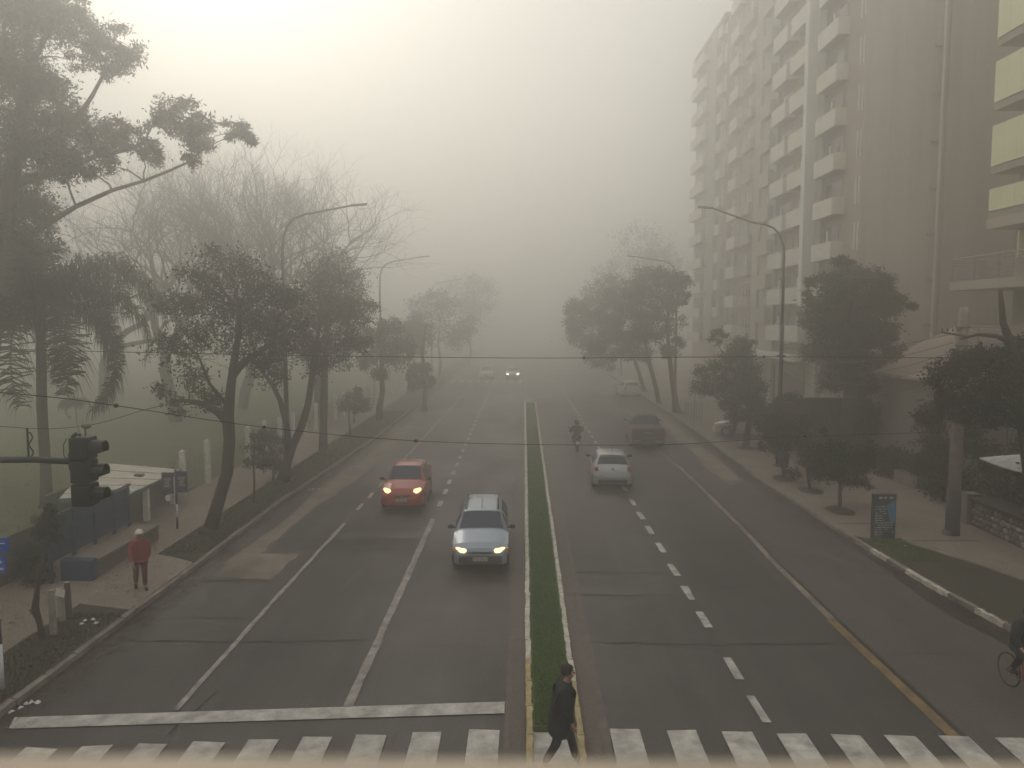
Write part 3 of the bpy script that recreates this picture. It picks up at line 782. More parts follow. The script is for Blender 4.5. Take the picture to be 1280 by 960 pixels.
def make_tree(name, label, trunk, clumps, leafm='leaf', barkm='bark', nleaf=9000, size=.13, limbs=(), group=None, seed=1, cat='tree', sub=14, asp=2.2, twigs=4, droop=0., tight=.34, frm=.3, auto=True):
    base = Vector(trunk[0][:3]); random.seed(seed)
    t = thing(name, label, cat, base, group=group)
    mb = MB(); mb.tube([p[:3] for p in trunk], [p[3] for p in trunk], 9)
    # root flare
    r0 = trunk[0][3]; mb.tube([base - Vector((0, 0, .1)), base + Vector((0, 0, .05)), Vector(trunk[0][:3]).lerp(Vector(trunk[1][:3]), .15)], [r0 * 1.7, r0 * 1.45, r0], 9)
    joints = [(Vector(p[:3]), p[3]) for p in trunk]
    for lb in limbs:
        pts = [Vector(p[:3]) for p in lb]; rr = [p[3] for p in lb]; mb.tube(pts, rr, 7); joints += list(zip(pts[1:], rr[1:]))
    zmin = base.z + (trunk[-1][2] - base.z) * frm
    cand = [j for j in joints if j[0].z >= zmin] or joints[-1:]
    for c in clumps:
        cc = Vector(c[:3])
        if auto:
            j, jr = min(cand, key=lambda q: (q[0] - cc).length + max(0, q[0].z - cc.z) * 1.5)
            pts = curve(j, cc, .10, 5, .04); r1 = min(jr * .7, .018 + (cc - j).length * .016)
            mb.tube(pts, [r1 + (.012 - r1) * i / 5 for i in range(6)], 5, False)
        for k in range(twigs):
            e = cc + Vector((random.gauss(0, 1), random.gauss(0, 1), random.gauss(.2, .8))).normalized() * c[3] * random.uniform(.6, .95)
            mb.tube(curve(cc, e, .08, 3, .06), [.016, .012, .008, .005], 4, False)
    mb.build('trunk', M[barkm], t, smooth=True)
    if nleaf: leaf_mesh('crown', M[leafm], clumps, nleaf, size, t, seed, asp, sub, droop, tight)
    return t
def pxc(lst, Y, dy=1.0, seed=0):
    """clumps given by where they show at distance Y, spread in depth"""
    r = random.Random(seed); out = []
    for q in lst:
        yy = Y + r.uniform(-dy, dy); p = W(q[0], q[1], yy); rad = q[2] * yy / FPX
        out.append((p.x, p.y, p.z, rad, rad * (q[3] if len(q) > 3 else .85)))
    return out
def pxt(lst, Y, dY=0.0):
    out = []
    for i, (x, y, r) in enumerate(lst):
        p = W(x, y, Y + dY * i / max(1, len(lst) - 1)); out.append((p.x, p.y, p.z, r * Y / FPX))
    return out
def base_px(px, py, z=.12): return G(px, py, z).y

# leaning street trees along the left verge
Y = base_px(262, 665)
cl = [(215, 440, 26), (235, 470, 28), (210, 490, 22), (245, 420, 32), (225, 380, 28), (260, 360, 32), (240, 340, 24), (290, 335, 28), (320, 350, 28), (270, 395, 32), (305, 390, 34), (340, 370, 28), (335, 410, 32), (365, 375, 22), (300, 430, 30), (350, 430, 28), (255, 500, 20), (225, 510, 16), (330, 455, 24), (268, 318, 18), (198, 420, 14), (372, 400, 20)]
make_tree('street_tree', 'leaning tree with bent trunk and sparse leaves beside the paved bus stop crossing', pxt([(262, 664, 9), (272, 630, 8), (284, 590, 7.4), (287, 550, 7.2), (285, 520, 7.4), (288, 490, 6), (292, 455, 4.8), (298, 420, 3.6), (300, 385, 3)], Y),
          pxc(cl, Y, 1.6, 3), 'leaf_olive', nleaf=14500, size=.125, sub=16, tight=.56, seed=3, group='trees along the left verge',
          limbs=[pxt([(285, 528, 6.5), (272, 515, 5), (255, 505, 4), (236, 501, 2.6), (215, 500, 1.5)], Y, -.4), pxt([(290, 470, 5.5), (305, 452, 4.5), (325, 440, 3.5), (345, 425, 2)], Y, .6), pxt([(287, 510, 2.5), (262, 480, 2), (250, 450, 1.4)], Y, -.5)])
Y = base_px(355, 605)
cl = [(350, 400, 26), (375, 375, 28), (400, 360, 28), (430, 375, 26), (445, 400, 22), (415, 400, 30), (385, 420, 28), (360, 440, 24), (335, 450, 20), (420, 440, 24), (445, 430, 20), (395, 455, 24), (425, 345, 18), (345, 475, 18), (400, 335, 18)]
make_tree('street_tree', 'tree with trunk forked low into a V beside the slim verge sapling', pxt([(352, 604, 7.5), (358, 580, 6.2), (366, 556, 5.2), (377, 533, 4.8), (385, 505, 4.2), (390, 470, 3.6), (396, 430, 3), (400, 395, 2)], Y),
          pxc(cl, Y, 1.8, 5), 'leaf_red', nleaf=11000, size=.14, sub=16, tight=.55, seed=5, group='trees along the left verge',
          limbs=[pxt([(362, 568, 4.6), (358, 530, 3.8), (350, 500, 3.2), (340, 480, 2.6), (328, 465, 2)], Y, -.6)])
Y = base_px(404, 567)
cl = [(395, 350, 24), (420, 330, 24), (440, 355, 24), (455, 385, 20), (430, 385, 26), (400, 390, 26), (375, 395, 20), (410, 425, 24), (440, 420, 22), (390, 440, 20), (430, 450, 18), (372, 430, 16)]
make_tree('street_tree', 'tree with straight thick trunk before the white fence posts', pxt([(404, 567, 6), (404, 540, 5), (405, 500, 4.8), (406, 460, 4.2), (408, 420, 3.6), (412, 380, 2)], Y), pxc(cl, Y, 2, 6), 'leaf_olive', nleaf=12000, size=.15, sub=16, tight=.55, seed=6, group='trees along the left verge')
Y = base_px(477, 525)
cl = [(465, 420, 20), (485, 410, 20), (500, 425, 18), (480, 440, 20), (460, 450, 16), (495, 450, 16), (475, 465, 14), (510, 440, 12), (450, 430, 14)]
make_tree('street_tree', 'small dark round-headed tree with kinked trunk by the far verge', pxt([(475, 527, 4.5), (474, 510, 4), (478, 490, 3.5), (477, 465, 2.5), (480, 435, 1.5)], Y), pxc(cl, Y, 2, 7), 'leaf', nleaf=6000, size=.2, sub=13, tight=.45, seed=7, group='trees along the left verge')
for i, (px, Yf, top, wd, lab) in enumerate([(505, 74, 385, 32, 'tall misty tree behind the kinked round-headed tree'), (545, 92, 368, 44, 'broad misty tree beside the left far crossing'), (585, 122, 345, 50, 'largest ghostly tree at the fog end of the left verge'), (525, 62, 455, 14, 'low misty bush tree by the left kerb end')]):
    b = W(px, 0, Yf); base = (b.x, Yf, .1); r = random.Random(40 + i)
    ptop = 398 - 0; cl = []
    ybase = 398 + 7.3 * FPX / Yf
    for k in range(16):
        a = r.uniform(0, 6.28); q = r.uniform(0, 1) ** .6
        cl.append((px + math.cos(a) * wd * q, (top + ybase - (ybase - top) * .38) / 2 + math.sin(a) * (ybase - top) * .30 * q, wd * .38))
    tr = [(base[0], base[1], base[2], .2), (base[0] + .2, Yf, 2.2, .17), (base[0] - .1, Yf, 4.5, .13), (base[0] + .2, Yf, 7, .07)]
    make_tree('street_tree', lab, tr, pxc(cl, Yf, 2.5, i), 'leaf_olive', nleaf=5000, size=.3, sub=12, tight=.5, seed=30 + i, group='trees along the left verge')

# saplings and shrubs of the left side
Y = base_px(318, 628)
make_tree('sapling', 'slim staked sapling with dark leaves on the verge', pxt([(317, 627, 1.6), (318, 605, 1.4), (317, 580, 1.2), (318, 560, 1)], Y), pxc([(318, 575, 11), (312, 560, 9), (325, 562, 10), (318, 548, 8), (308, 580, 7), (330, 582, 7)], Y, .3), 'leaf', nleaf=700, size=.13, seed=12, sub=10, tight=.5)
Y = base_px(438, 545)
make_tree('sapling', 'thin bent sapling on the verge before the kinked tree', pxt([(439, 546, 1.6), (437, 530, 1.4), (436, 515, 1.1)], Y), pxc([(436, 508, 8), (430, 512, 6), (443, 513, 7)], Y, .3), 'leaf', nleaf=400, size=.14, seed=13, sub=10, tight=.5)
def shrub(name, label, pxs, Y, n, size, m='hedge', seed=2, dy=.5, group=None):
    cl = pxc(pxs, Y, dy, seed); zc = min(c[2] for c in cl)
    b = (sum(c[0] for c in cl) / len(cl), Y, .1)
    return make_tree(name, label, [(b[0], b[1], b[2], .06), (b[0], b[1], .4, .05), (b[0], b[1], max(.5, zc), .03)], cl, m, nleaf=n, size=size, seed=seed, cat='shrub', sub=18, tight=.42, group=group)
shrub('climber_shrub', 'dark climber swamping the fence beside the slim sapling', [(335, 545, 15), (350, 555, 16), (340, 575, 16), (325, 560, 10), (352, 585, 13)], 34.2, 3200, .11, 'leaf', 21)
shrub('climber_shrub', 'reddish climber on the fence behind the thick-trunked tree', [(440, 500, 14), (455, 505, 12), (428, 505, 10), (446, 490, 9)], 53, 2200, .16, 'leaf_red', 22)
shrub('hedge_bush', 'dark bush crowding the wall beside the blue shelter', [(18, 705, 22), (45, 690, 24), (30, 740, 20), (58, 655, 16), (65, 670, 14), (48, 720, 20), (12, 735, 18), (75, 650, 12)], 20.5, 5200, .09, 'hedge', 23, .6)
# dark ivy-wrapped stem by the white posts
Y = base_px(52, 800)
make_tree('young_tree', 'twisted dark stem wrapped in ivy near the white posts', pxt([(53, 803, 3.2), (50, 780, 3.6), (44, 760, 4.8), (46, 742, 3.6), (48, 720, 3), (55, 695, 2.6), (62, 670, 2), (60, 650, 1.2)], Y), pxc([(62, 655, 14), (50, 668, 12), (70, 672, 9), (60, 640, 12), (45, 700, 8), (44, 765, 5)], Y, .3), 'hedge', nleaf=1500, size=.07, seed=14, sub=14, tight=.45)

# bare trees beyond the fence
def bare_tree(label, base, h, r0, seed, spread=.62, levels=8, leanx=0.0):
    rd = random.Random(seed); t = thing('bare_tree', label, 'tree', base, group='leafless trees in the park')
    mt = MB(); mc = MB()
    def grow(p, d, L, r, lev):
        n = 4 if lev < 3 else 3; pts = [p]; q = p.copy(); dd = d.copy()
        for i in range(n):
            dd = (dd + Vector((rd.gauss(0, .16), rd.gauss(0, .16), rd.gauss(.05, .10)))).normalized(); q = q + dd * L / n; pts.append(q.copy())
        re = r * .76
        (mt if lev < 3 else mc).tube(pts, [r + (re - r) * i / n for i in range(n + 1)], 7 if lev < 2 else (5 if lev < 4 else 3), False)
        if lev >= levels: return
        kids = 3 if lev in (0, 1, 2, 4, 6) else 2
        az0 = rd.uniform(0, 6.28)
        for k in range(kids):
            az = az0 + 6.28 * k / kids + rd.gauss(0, .5); sp = spread * rd.uniform(.55, 1.25) if lev else spread * rd.uniform(.8, 1.3)
            u = dd.orthogonal().normalized(); w = dd.cross(u)
            nd = (dd * math.cos(sp) + (u * math.cos(az) + w * math.sin(az)) * math.sin(sp)); nd.z += .05; nd.normalize()
            f = pts[-1] if k == 0 or lev == 0 else pts[rd.choice([-1, -2])]
            grow(f, nd, L * rd.uniform(.70, .88), re * rd.uniform(.66, .88), lev + 1)
    grow(Vector(base), Vector((leanx, 0, 1)).normalized(), h * .25, r0, 0)
    mt.build('trunk', M['bark'], t, smooth=True); mc.build('crown', M['bark'], t)
def at(px, Y, z=.02): p = W(px, 400, Y); return Vector((p.x, Y, z))
bare_tree('leafless tree with wide open limbs behind the palm', at(215, 54), 20.0, .46, 101, .70)
bare_tree('leafless tree with dense upright twigs between two other bare trees', at(300, 62), 22.0, .46, 102, .66)
bare_tree('broad fine-twigged leafless tree beside the left lamp arm', at(395, 56), 19.8, .46, 103, .66)
bare_tree('leafless tree half hidden behind the big feathery tree clumps', at(120, 60), 20.5, .42, 104, .68)
bare_tree('faint leafless tree furthest into the foggy park', at(345, 92), 25.0, .46, 105, .62)

# great eucalyptus at the left
Y = 32.0
cl = [(140, 50, 34), (160, 70, 26), (118, 62, 26), (130, 88, 22), (230, 150, 30), (215, 135, 24), (255, 172, 26), (245, 190, 20), (190, 150, 18), (298, 163, 19), (312, 170, 12), (182, 190, 22), (150, 165, 26), (120, 180, 34), (95, 150, 32), (140, 208, 22), (100, 210, 26),
      (20, 90, 50), (35, 165, 50), (5, 240, 55), (55, 30, 42), (20, 10, 48), (85, 8, 26), (60, 110, 30), (70, 205, 34), (15, 310, 52), (40, 270, 34), (48, 360, 30), (5, 390, 45), (75, 160, 24), (-40, 60, 60), (-50, 180, 60), (-60, 300, 60), (-30, 380, 40), (-20, -40, 60), (60, -30, 40), (92, 75, 16), (98, 22, 16)]
make_tree('eucalyptus_tree', 'towering evergreen with billowing leaf clouds and a long side limb above the palm', pxt([(-30, 640, 17), (-28, 560, 15), (-20, 480, 14), (-10, 400, 13), (0, 320, 12), (12, 240, 10), (25, 160, 8), (35, 80, 5.5), (40, 10, 3)], Y),
          pxc([(q[0], q[1], q[2] * 1.02) for q in cl], Y, 2.2, 9), 'leaf_olive', 'bark_pale', nleaf=105000, size=.18, sub=30, tight=.36, seed=9, asp=3.0, frm=.42, twigs=5,
          limbs=[pxt([(8, 310, 5), (50, 285, 3.8), (95, 258, 3.0), (140, 238, 2.4), (180, 226, 2.0), (215, 212, 1.6), (240, 200, 1.1)], Y, -.5), pxt([(20, 200, 6), (60, 175, 4.5), (95, 150, 3.4), (115, 120, 2.5), (130, 92, 1.8)], Y, .4), pxt([(15, 230, 6), (70, 215, 4.5), (120, 195, 3.2), (170, 185, 2.2)], Y, .6), pxt([(34, 90, 4), (60, 40, 3), (90, 10, 2)], Y)])

# feathery palm in front of it
def palm(name, label, base, top, r, fronds, L, seed, droop=1.0, leaf=.6, group=None, leafm='palm'):
    rd = random.Random(seed); t = thing(name, label, 'palm', base, group=group)
    base = Vector(base); top = Vector(top)
    mb = MB(); n = 10
    mb.tube([base.lerp(top, i / n) + Vector((.03 * math.sin(i), 0, 0)) for i in range(n + 1)], [r * (1.25 if i == 0 else 1.0 - .2 * i / n + (.04 if i % 2 else 0)) for i in range(n + 1)], 10)
    mb.build('trunk', M['bark_pale'], t, smooth=True)
    V4 = []
    for k in range(fronds):
        az = 6.28 * k / fronds + rd.gauss(0, .25); el = rd.uniform(-.15, 1.15) if k % 3 else rd.uniform(.5, 1.3)
        Lf = L * rd.uniform(.8, 1.12); pts = []; p = top.copy(); e = el
        m_ = 16
        for i in range(m_ + 1):
            pts.append(p.copy()); d = Vector((math.cos(az) * math.cos(e), math.sin(az) * math.cos(e), math.sin(e)))
            p = p + d * Lf / m_; e -= droop * (1.9 / m_) * (1 + .9 * i / m_)
        mb = MB(); mb.tube(pts, [.035 * (1 - i / (m_ + 3)) * r / .2 for i in range(m_ + 1)], 4, False)
        fr = mb.build('frond', M[leafm], t)
        v = []; f = []
        for i in range(2, m_ * 7):
            tt = i / (m_ * 7); a = pts[min(m_ - 1, int(tt * m_))].lerp(pts[min(m_, int(tt * m_) + 1)], tt * m_ % 1)
            d = (pts[min(m_, int(tt * m_) + 1)] - pts[min(m_ - 1, int(tt * m_))]).normalized(); side = d.cross(Vector((0, 0, 1)))
            side = side.normalized() if side.length > .05 else Vector((-math.sin(az), math.cos(az), 0))
            ll = leaf * (.45 + .9 * math.sin(math.pi * min(1, tt * .85 + .12))) * rd.uniform(.5, 1.3)
            for s in (-1, 1):
                o = (side * s * rd.uniform(.35, .9) + d * .35 + Vector((0, 0, rd.uniform(-.25, .45)))).normalized()
                mid = a + o * ll * .45; tip = mid + (o * .35 + Vector((rd.gauss(0, .1), rd.gauss(0, .1), -1.0 * droop))).normalized() * ll * .6
                wv = d * .012 * (leaf / .6); b = len(v)
                v += [a - wv, a + wv, mid + wv * 1.2, mid - wv * 1.2, tip]; f += [(b, b + 1, b + 2, b + 3), (b + 3, b + 2, b + 4)]
        mb = MB(); mb.add(v, f); mb.build('leaflets', M[leafm], fr)
    return t
pb = G(58, 632, .02); pt = W(48, 372, pb.y - .2)
palm('palm_tree', 'feathery palm with drooping fronds and a smooth grey trunk on the lawn', pb, pt, .21, 21, 6.2, 31, .95, 1.15)
pb = at(93, 46); palm('palm_tree', 'small distant palm with thin stem on the misty lawn', pb, W(93, 505, 46), .05, 10, 1.2, 33, 1.0, .4)

# right side: small clipped street trees and bigger ones
GR = 'young trees along the right pavement'
def jit(cl, seed):
    r = random.Random(seed); out = [(x + r.gauss(0, 4), y + r.gauss(0, 3), q * r.uniform(.7, 1.2)) for x, y, q in cl]
    for k in range(5):
        x, y, q = r.choice(cl); out.append((x + r.choice((-1, 1)) * q * .9, y - q * r.uniform(-.2, 1.0), q * .42))
    return out
def street_r(label, bx, by, trunk, cl, n, size, seed, lm='leaf_green', sub=16, dy=.9, tw=None):
    Y = base_px(bx, by, .13)
    return make_tree('street_tree', label, pxt(trunk, Y), pxc(jit(cl, seed), Y, dy, seed), lm, nleaf=int(n * 1.25), size=size * 1.25, seed=seed, group=GR, sub=sub, tight=.36, frm=.5, asp=2.0)
street_r('small dense tree in a round soil pit beside the printed panel', 1050, 637, [(1050, 637, 2.6), (1050, 615, 2.2), (1051, 590, 1.8), (1050, 565, 1)], [(1050, 560, 22), (1025, 570, 20), (1075, 568, 20), (1040, 590, 20), (1062, 592, 20), (1090, 580, 14), (1018, 590, 13), (1050, 580, 24), (1083, 598, 11)], 9500, .085, 51)
street_r('low drooping tree just behind the small dense one', 1013, 613, [(1013, 613, 2), (1010, 595, 1.7), (1008, 575, 1)], [(1010, 575, 13), (1002, 590, 11), (1018, 592, 11), (1005, 560, 11), (1022, 575, 10)], 2600, .09, 52)
street_r('round young tree with a litter bin at its foot', 980, 597, [(980, 597, 2.6), (979, 580, 2.2), (978, 560, 1.8), (978, 540, 1)], [(978, 530, 18), (960, 540, 16), (997, 538, 16), (970, 555, 15), (988, 556, 16), (1005, 552, 9), (952, 555, 9), (978, 545, 18)], 7500, .095, 53)
street_r('thick trunked tree leaning beside the bushy oval one', 934, 560, [(932, 560, 4.5), (934, 545, 4), (937, 525, 3.4), (940, 500, 2)], [(930, 490, 24), (950, 500, 22), (915, 505, 18), (938, 520, 20), (960, 512, 16), (920, 525, 14), (972, 508, 10), (945, 480, 16)], 9000, .10, 54, sub=18)
street_r('bushy oval tree over a parked white car', 915, 549, [(914, 549, 2.8), (918, 535, 2.4), (920, 515, 2)], [(905, 440, 20), (925, 445, 20), (890, 465, 20), (915, 465, 22), (938, 465, 18), (880, 485, 15), (905, 490, 20), (900, 425, 12), (932, 428, 12)], 9500, .12, 55, sub=18)
# tall feathery conical tree in the garden
Y = 41.5
b = W(1065, 400, Y)
cl = [(1065, 345, 22), (1045, 360, 24), (1090, 355, 24), (1030, 385, 24), (1065, 385, 30), (1105, 380, 24), (1125, 375, 14), (1035, 415, 26), (1075, 420, 30), (1105, 415, 22), (1015, 400, 14), (1020, 440, 18), (1050, 450, 26), (1085, 452, 24), (1115, 440, 14), (1040, 478, 20), (1075, 482, 22), (1018, 350, 12), (1140, 385, 8), (1055, 330, 12), (1010, 370, 9)]
make_tree('garden_tree', 'tall dark feathery tree in the garden before the blank side wall', [(b.x, Y, .13, .42), (b.x - .05, Y, 1.8, .38), (b.x + .05, Y, 3.6, .33), (b.x, Y, 5.6, .24), (b.x, Y, 7.8, .12), (b.x, Y, 9.5, .05)], pxc(cl, Y, 2.2, 56), 'leaf_green', nleaf=46000, size=.2, seed=56, sub=30, tight=.40, asp=3.2)
# near right tree with bare dark limbs
Y = 24.0
cl = [(1180, 470, 26), (1205, 455, 24), (1235, 450, 28), (1262, 460, 26), (1215, 490, 28), (1250, 495, 30), (1180, 500, 20), (1160, 520, 15), (1290, 480, 30), (1280, 520, 26), (1200, 520, 18), (1270, 430, 18), (1300, 440, 24), (1235, 520, 20), (1165, 478, 12)]
make_tree('garden_tree', 'dark tree with crooked bare limbs leaning over the stone wall', pxt([(1290, 640, 8), (1286, 590, 7.5), (1280, 540, 7), (1276, 490, 6.5), (1268, 445, 6), (1262, 425, 5), (1254, 405, 4), (1252, 385, 3.4), (1250, 362, 2.2)], Y), pxc(cl, Y, 1.5, 57), 'hedge', nleaf=20000, size=.115, seed=57, sub=22, tight=.42,
          limbs=[pxt([(1264, 428, 4), (1245, 420, 2.8), (1222, 418, 2), (1200, 424, 1.2)], Y), pxt([(1275, 480, 4), (1240, 470, 3), (1205, 480, 2), (1175, 495, 1.2)], Y, -.5)])
# big misty trees further up on the right
for i, (bx, by, trunk, cl, n, lab, lm) in enumerate([
    (845, 516, [(846, 516, 5.5), (844, 500, 3.8), (840, 470, 3.4), (836, 440, 2.6), (834, 405, 1.8)], [(820, 350, 20), (845, 352, 18), (800, 368, 20), (830, 378, 22), (855, 372, 12), (810, 395, 20), (785, 385, 16), (845, 398, 14), (858, 350, 10), (825, 415, 18), (805, 420, 18), (850, 425, 12), (835, 440, 12)], 13000, 'misty tree with flared trunk foot before the grey slab block', 'leaf_olive'),
    (822, 504, [(824, 505, 3.4), (820, 485, 3), (812, 455, 2.6), (806, 425, 1.8), (800, 395, 1.2)], [(790, 360, 18), (770, 375, 20), (805, 345, 16), (775, 400, 20), (800, 400, 18), (755, 395, 16), (790, 425, 18), (765, 420, 18), (775, 445, 15), (800, 440, 14), (750, 435, 14)], 13000, 'misty tree with slim leaning trunk beside a parked pale car', 'leaf_olive'),
    (806, 490, [(806, 491, 3), (800, 470, 2.6), (790, 440, 2.2), (775, 410, 1.4)], [(745, 370, 20), (725, 385, 18), (760, 355, 18), (740, 400, 20), (720, 405, 14), (755, 420, 18), (735, 430, 14), (775, 440, 16), (712, 388, 12), (725, 425, 15), (745, 445, 16), (715, 410, 14), (760, 455, 13)], 12000, 'broad misty tree overhanging the far carriageway', 'leaf_olive')]):
    Y = base_px(bx, by, .13)
    make_tree('street_tree', lab, pxt(trunk, Y), pxc(cl, Y, 2.5, 60 + i), lm, nleaf=n, size=.2 + .03 * i, seed=60 + i, sub=16, tight=.42, group='large trees up the right pavement')
Y = 118; cl = [(800, 300, 30), (825, 315, 26), (780, 325, 26), (810, 345, 30), (760, 345, 22), (840, 340, 20), (790, 370, 24), (730, 420, 22), (755, 400, 22)]
b = W(812, 400, Y); make_tree('street_tree', 'tallest ghostly tree at the fog end of the right pavement', [(b.x, Y, .13, .4), (b.x, Y, 4, .34), (b.x, Y, 9, .24), (b.x, Y, 15, .1)], pxc(cl, Y, 3, 66), 'leaf_olive', nleaf=6000, size=.4, seed=66, sub=14, tight=.5, group='large trees up the right pavement')
# garden hedges and planting on the right
def hedge(name, label, x0, x1, y0, y1, h, n, seed, m='hedge', size=.1, z0=.1):
    r = np.random.default_rng(seed); t = thing(name, label, 'hedge', ((x0 + x1) / 2, (y0 + y1) / 2, z0))
    mb = MB()
    for k in range(int((x1 - x0) * (y1 - y0) * .5) + 3):
        e = Vector((r.uniform(x0 + .2, x1 - .2), r.uniform(y0 + .2, y1 - .2), z0)); mb.tube([e, e + Vector((r.normal(0, .15), r.normal(0, .15), h * .55)), e + Vector((r.normal(0, .3), r.normal(0, .3), h * .95))], [.03, .02, .01], 4)
    mb.build('stems', M['bark'], t)
    cl = []
    for k in range(max(8, int((x1 - x0) * (y1 - y0) * 1.6))):
        xx, yy = r.uniform(x0, x1), r.uniform(y0, y1); cl.append((xx, yy, z0 + h * (.15 + .8 * r.uniform(0, 1) ** .7) * (.8 + .2 * math.sin(xx * 1.9 + yy * 1.3)), .6, .5))
    leaf_mesh('foliage', M[m], cl, int(n * 1.8), size * 1.7, t, seed, 2.0, 9, 0, .6)
hedge('garden_hedge', 'dark overgrown hedge below the feathery garden tree', 14.2, 21.2, 42.2, 43.7, 2.9, 15000, 71, 'leaf_green')
hedge('garden_hedge', 'long dark hedge bank beside the feathery tree trunk', 18.6, 22.6, 29.5, 38.2, 3.4, 14000, 72)
hedge('garden_hedge', 'low dark planting in the sunken garden beside the ramp wall', 16.6, 18.3, 28.2, 37.6, 1.2, 7000, 73)
hedge('garden_hedge', 'dark hedge behind the stone wall and canopy', 16.8, 22.0, 19.5, 28.0, 2.6, 12000, 74)
shrub('garden_shrub', 'pale green shrub on the low planter wall end', [(1135, 583, 10), (1127, 586, 8), (1143, 588, 9)], 34.6, 900, .1, 'leaf_olive', 75, .3)
shrub('garden_shrub', 'pale shrub under the white canopy', [(1262, 612, 9), (1272, 612, 9), (1255, 616, 6)], 27.6, 700, .09, 'leaf_olive', 76, .3)

# ------------------------------------------------------------------ street furniture
def lamp_post(label, X, Y, tipdx, ztop=12.35, dark=7.1, box=False):
    t = thing('street_lamp', label, 'street lamp', (X, Y, .13), group='tall lamp posts with long curved arms')
    s = 1 if tipdx > 0 else -1; L = abs(tipdx)
    mb = MB(); mb.tube([(X, Y, .13), (X, Y, 3), (X, Y, dark)], [.115, .105, .095], 10); mb.build('pole', M['dark_steel'], t, smooth=True)
    mb = MB(); mb.box(X - .2, X + .2, Y - .2, Y + .2, .13, .2); mb.build('base_plate', M['galv'], t)
    pts = [(X, Y, dark + .01), (X, Y, 10.3), (X + s * .05, Y, 10.9), (X + s * .22, Y, 11.4), (X + s * .55, Y, 11.75), (X + s * 1.0, Y, 11.93), (X + s * 1.6, Y, 12.03), (X + s * (L - .7), Y, ztop - .05)]
    mb = MB(); mb.tube(pts, [.075, .065, .06, .056, .052, .048, .045, .038], 8); arm = mb.build('arm', M['galv'], t, smooth=True)
    mb = MB(); a = X + s * (L - .7); b = X + s * L
    mb.add([(a, Y - .06, ztop - .09), (a, Y + .06, ztop - .09), (a, Y + .05, ztop), (a, Y - .05, ztop), (b, Y - .10, ztop - .03), (b, Y + .10, ztop - .03), (b, Y + .07, ztop + .05), (b, Y - .07, ztop + .05)], [(0, 3, 2, 1), (4, 5, 6, 7), (0, 1, 5, 4), (1, 2, 6, 5), (2, 3, 7, 6), (3, 0, 4, 7)])
    mb.build('lamp_head', M['galv'], arm)
    if box:
        z = CAM_H - 108 * Y / FPX
        mb = MB(); mb.box(X + .12, X + .62, Y - .06, Y + .03, z - .45, z + .1); mb.build('notice_board', M['wall_conc'], t)
        mb = MB(); mb.box(X - .16, X + .16, Y - .16, Y + .16, 5.5, 5.62); mb.build('cable_clamp', M['cable'], t)
lamp_post('curved arm lamp post rising beside the round young tree with the bin', 12.6, 37.8, -4.2, ztop=12.75, box=True)
lamp_post('curved arm lamp post rising behind the leaning bent-trunk tree', -10.6, 33.9, 3.75)
lamp_post('curved arm lamp post above the broad misty trees on the right', 12.2, 62, -4.0)
lamp_post('misty curved arm lamp post above the small dark round-headed tree', -11.6, 62, 4.0)
lamp_post('faint curved arm lamp post among the foggy trees on the left', -11.8, 98, 4.0)
lamp_post('faint curved arm lamp post among the foggy trees on the right', 12.4, 98, -4.0)

# utility pole with its boxes
up = G(1190, 668, .13)
t = thing('utility_pole', 'weathered concrete utility pole with a painted foot beside the stone wall', 'pole', up)
ztop = W(1190, 384, up.y).z; zb = W(1190, 612, up.y).z
mb = MB(); mb.tube([up, (up.x, up.y, zb)], [.235, .215], 14); mb.build('painted_foot', M['pole_band'], t, smooth=True)
mb = MB(); mb.tube([(up.x, up.y, zb + .003), (up.x + .02, up.y, 5), (up.x + .03, up.y, ztop - .25), (up.x + .03, up.y, ztop)], [.21, .175, .155, .11], 14); mb.build('shaft', M['pole_wood'], t, smooth=True)
mb = MB(); mb.box(up.x - .3, up.x - .16, up.y - .2, up.y + .1, .13, .3); mb.build('foot_stone', M['stone'], t)
for z in (5.9, 6.5, 7.1):
    mb = MB(); mb.lathe([(.20, z - .03), (.20, z + .03)], 12, 'z', (up.x + .025, up.y, 0)); mb.build('steel_band', M['galv'], t)
mb = MB(); mb.bar((up.x - .75, up.y - .1, 6.95), (up.x + .1, up.y - .18, 6.8), .06, .06); mb.build('bracket_arm', M['dark_steel'], t)
mb = MB(); mb.ball((up.x - .28, up.y - .18, 6.05), (.07, .07, .13)); mb.build('insulator', M['sign_white'], t, smooth=True)
for i in range(4):
    mb = MB(); mb.ball((up.x - .7 + .17 * i, up.y - .1, 7.02), (.03, .03, .06), 6, 4); mb.build('insulator', M['dark_steel'], t)

# overhead cables
def cable(label, pts, r=.012, m='cable', blobs=(), group=None):
    pts = [Vector(p) for p in pts]
    t = thing('overhead_cable', label, 'cable', pts[0], group=group)
    P = []
    for i in range(len(pts) - 1):
        p0, p1, p2, p3 = pts[max(0, i - 1)], pts[i], pts[i + 1], pts[min(len(pts) - 1, i + 2)]
        for k in range(8):
            u = k / 8; P.append(.5 * ((2 * p1) + (p2 - p0) * u + (2 * p0 - 5 * p1 + 4 * p2 - p3) * u * u + (3 * p1 - p0 - 3 * p2 + p3) * u ** 3))
    P.append(pts[-1])
    mb = MB(); mb.tube(P, r, 5); mb.build('wire', M[m], t)
    for b in blobs:
        mb = MB(); mb.ball(b, (.05, .05, .045), 8, 5); mb.build('splice', M['black'], t)
Yc = up.y - .2
cable('black span cable stretched high across both carriageways', [W(-260, 425, Yc), W(0, 436, Yc), W(300, 443, Yc), W(640, 447.5, Yc), W(950, 446, Yc), (up.x - .28, up.y - .2, 6.1)], .013, blobs=[W(730, 447.5, Yc), W(955, 446, Yc)])
def W2(x, y): return W(x, y, 13 + (x / 1190) * (up.y - 13))
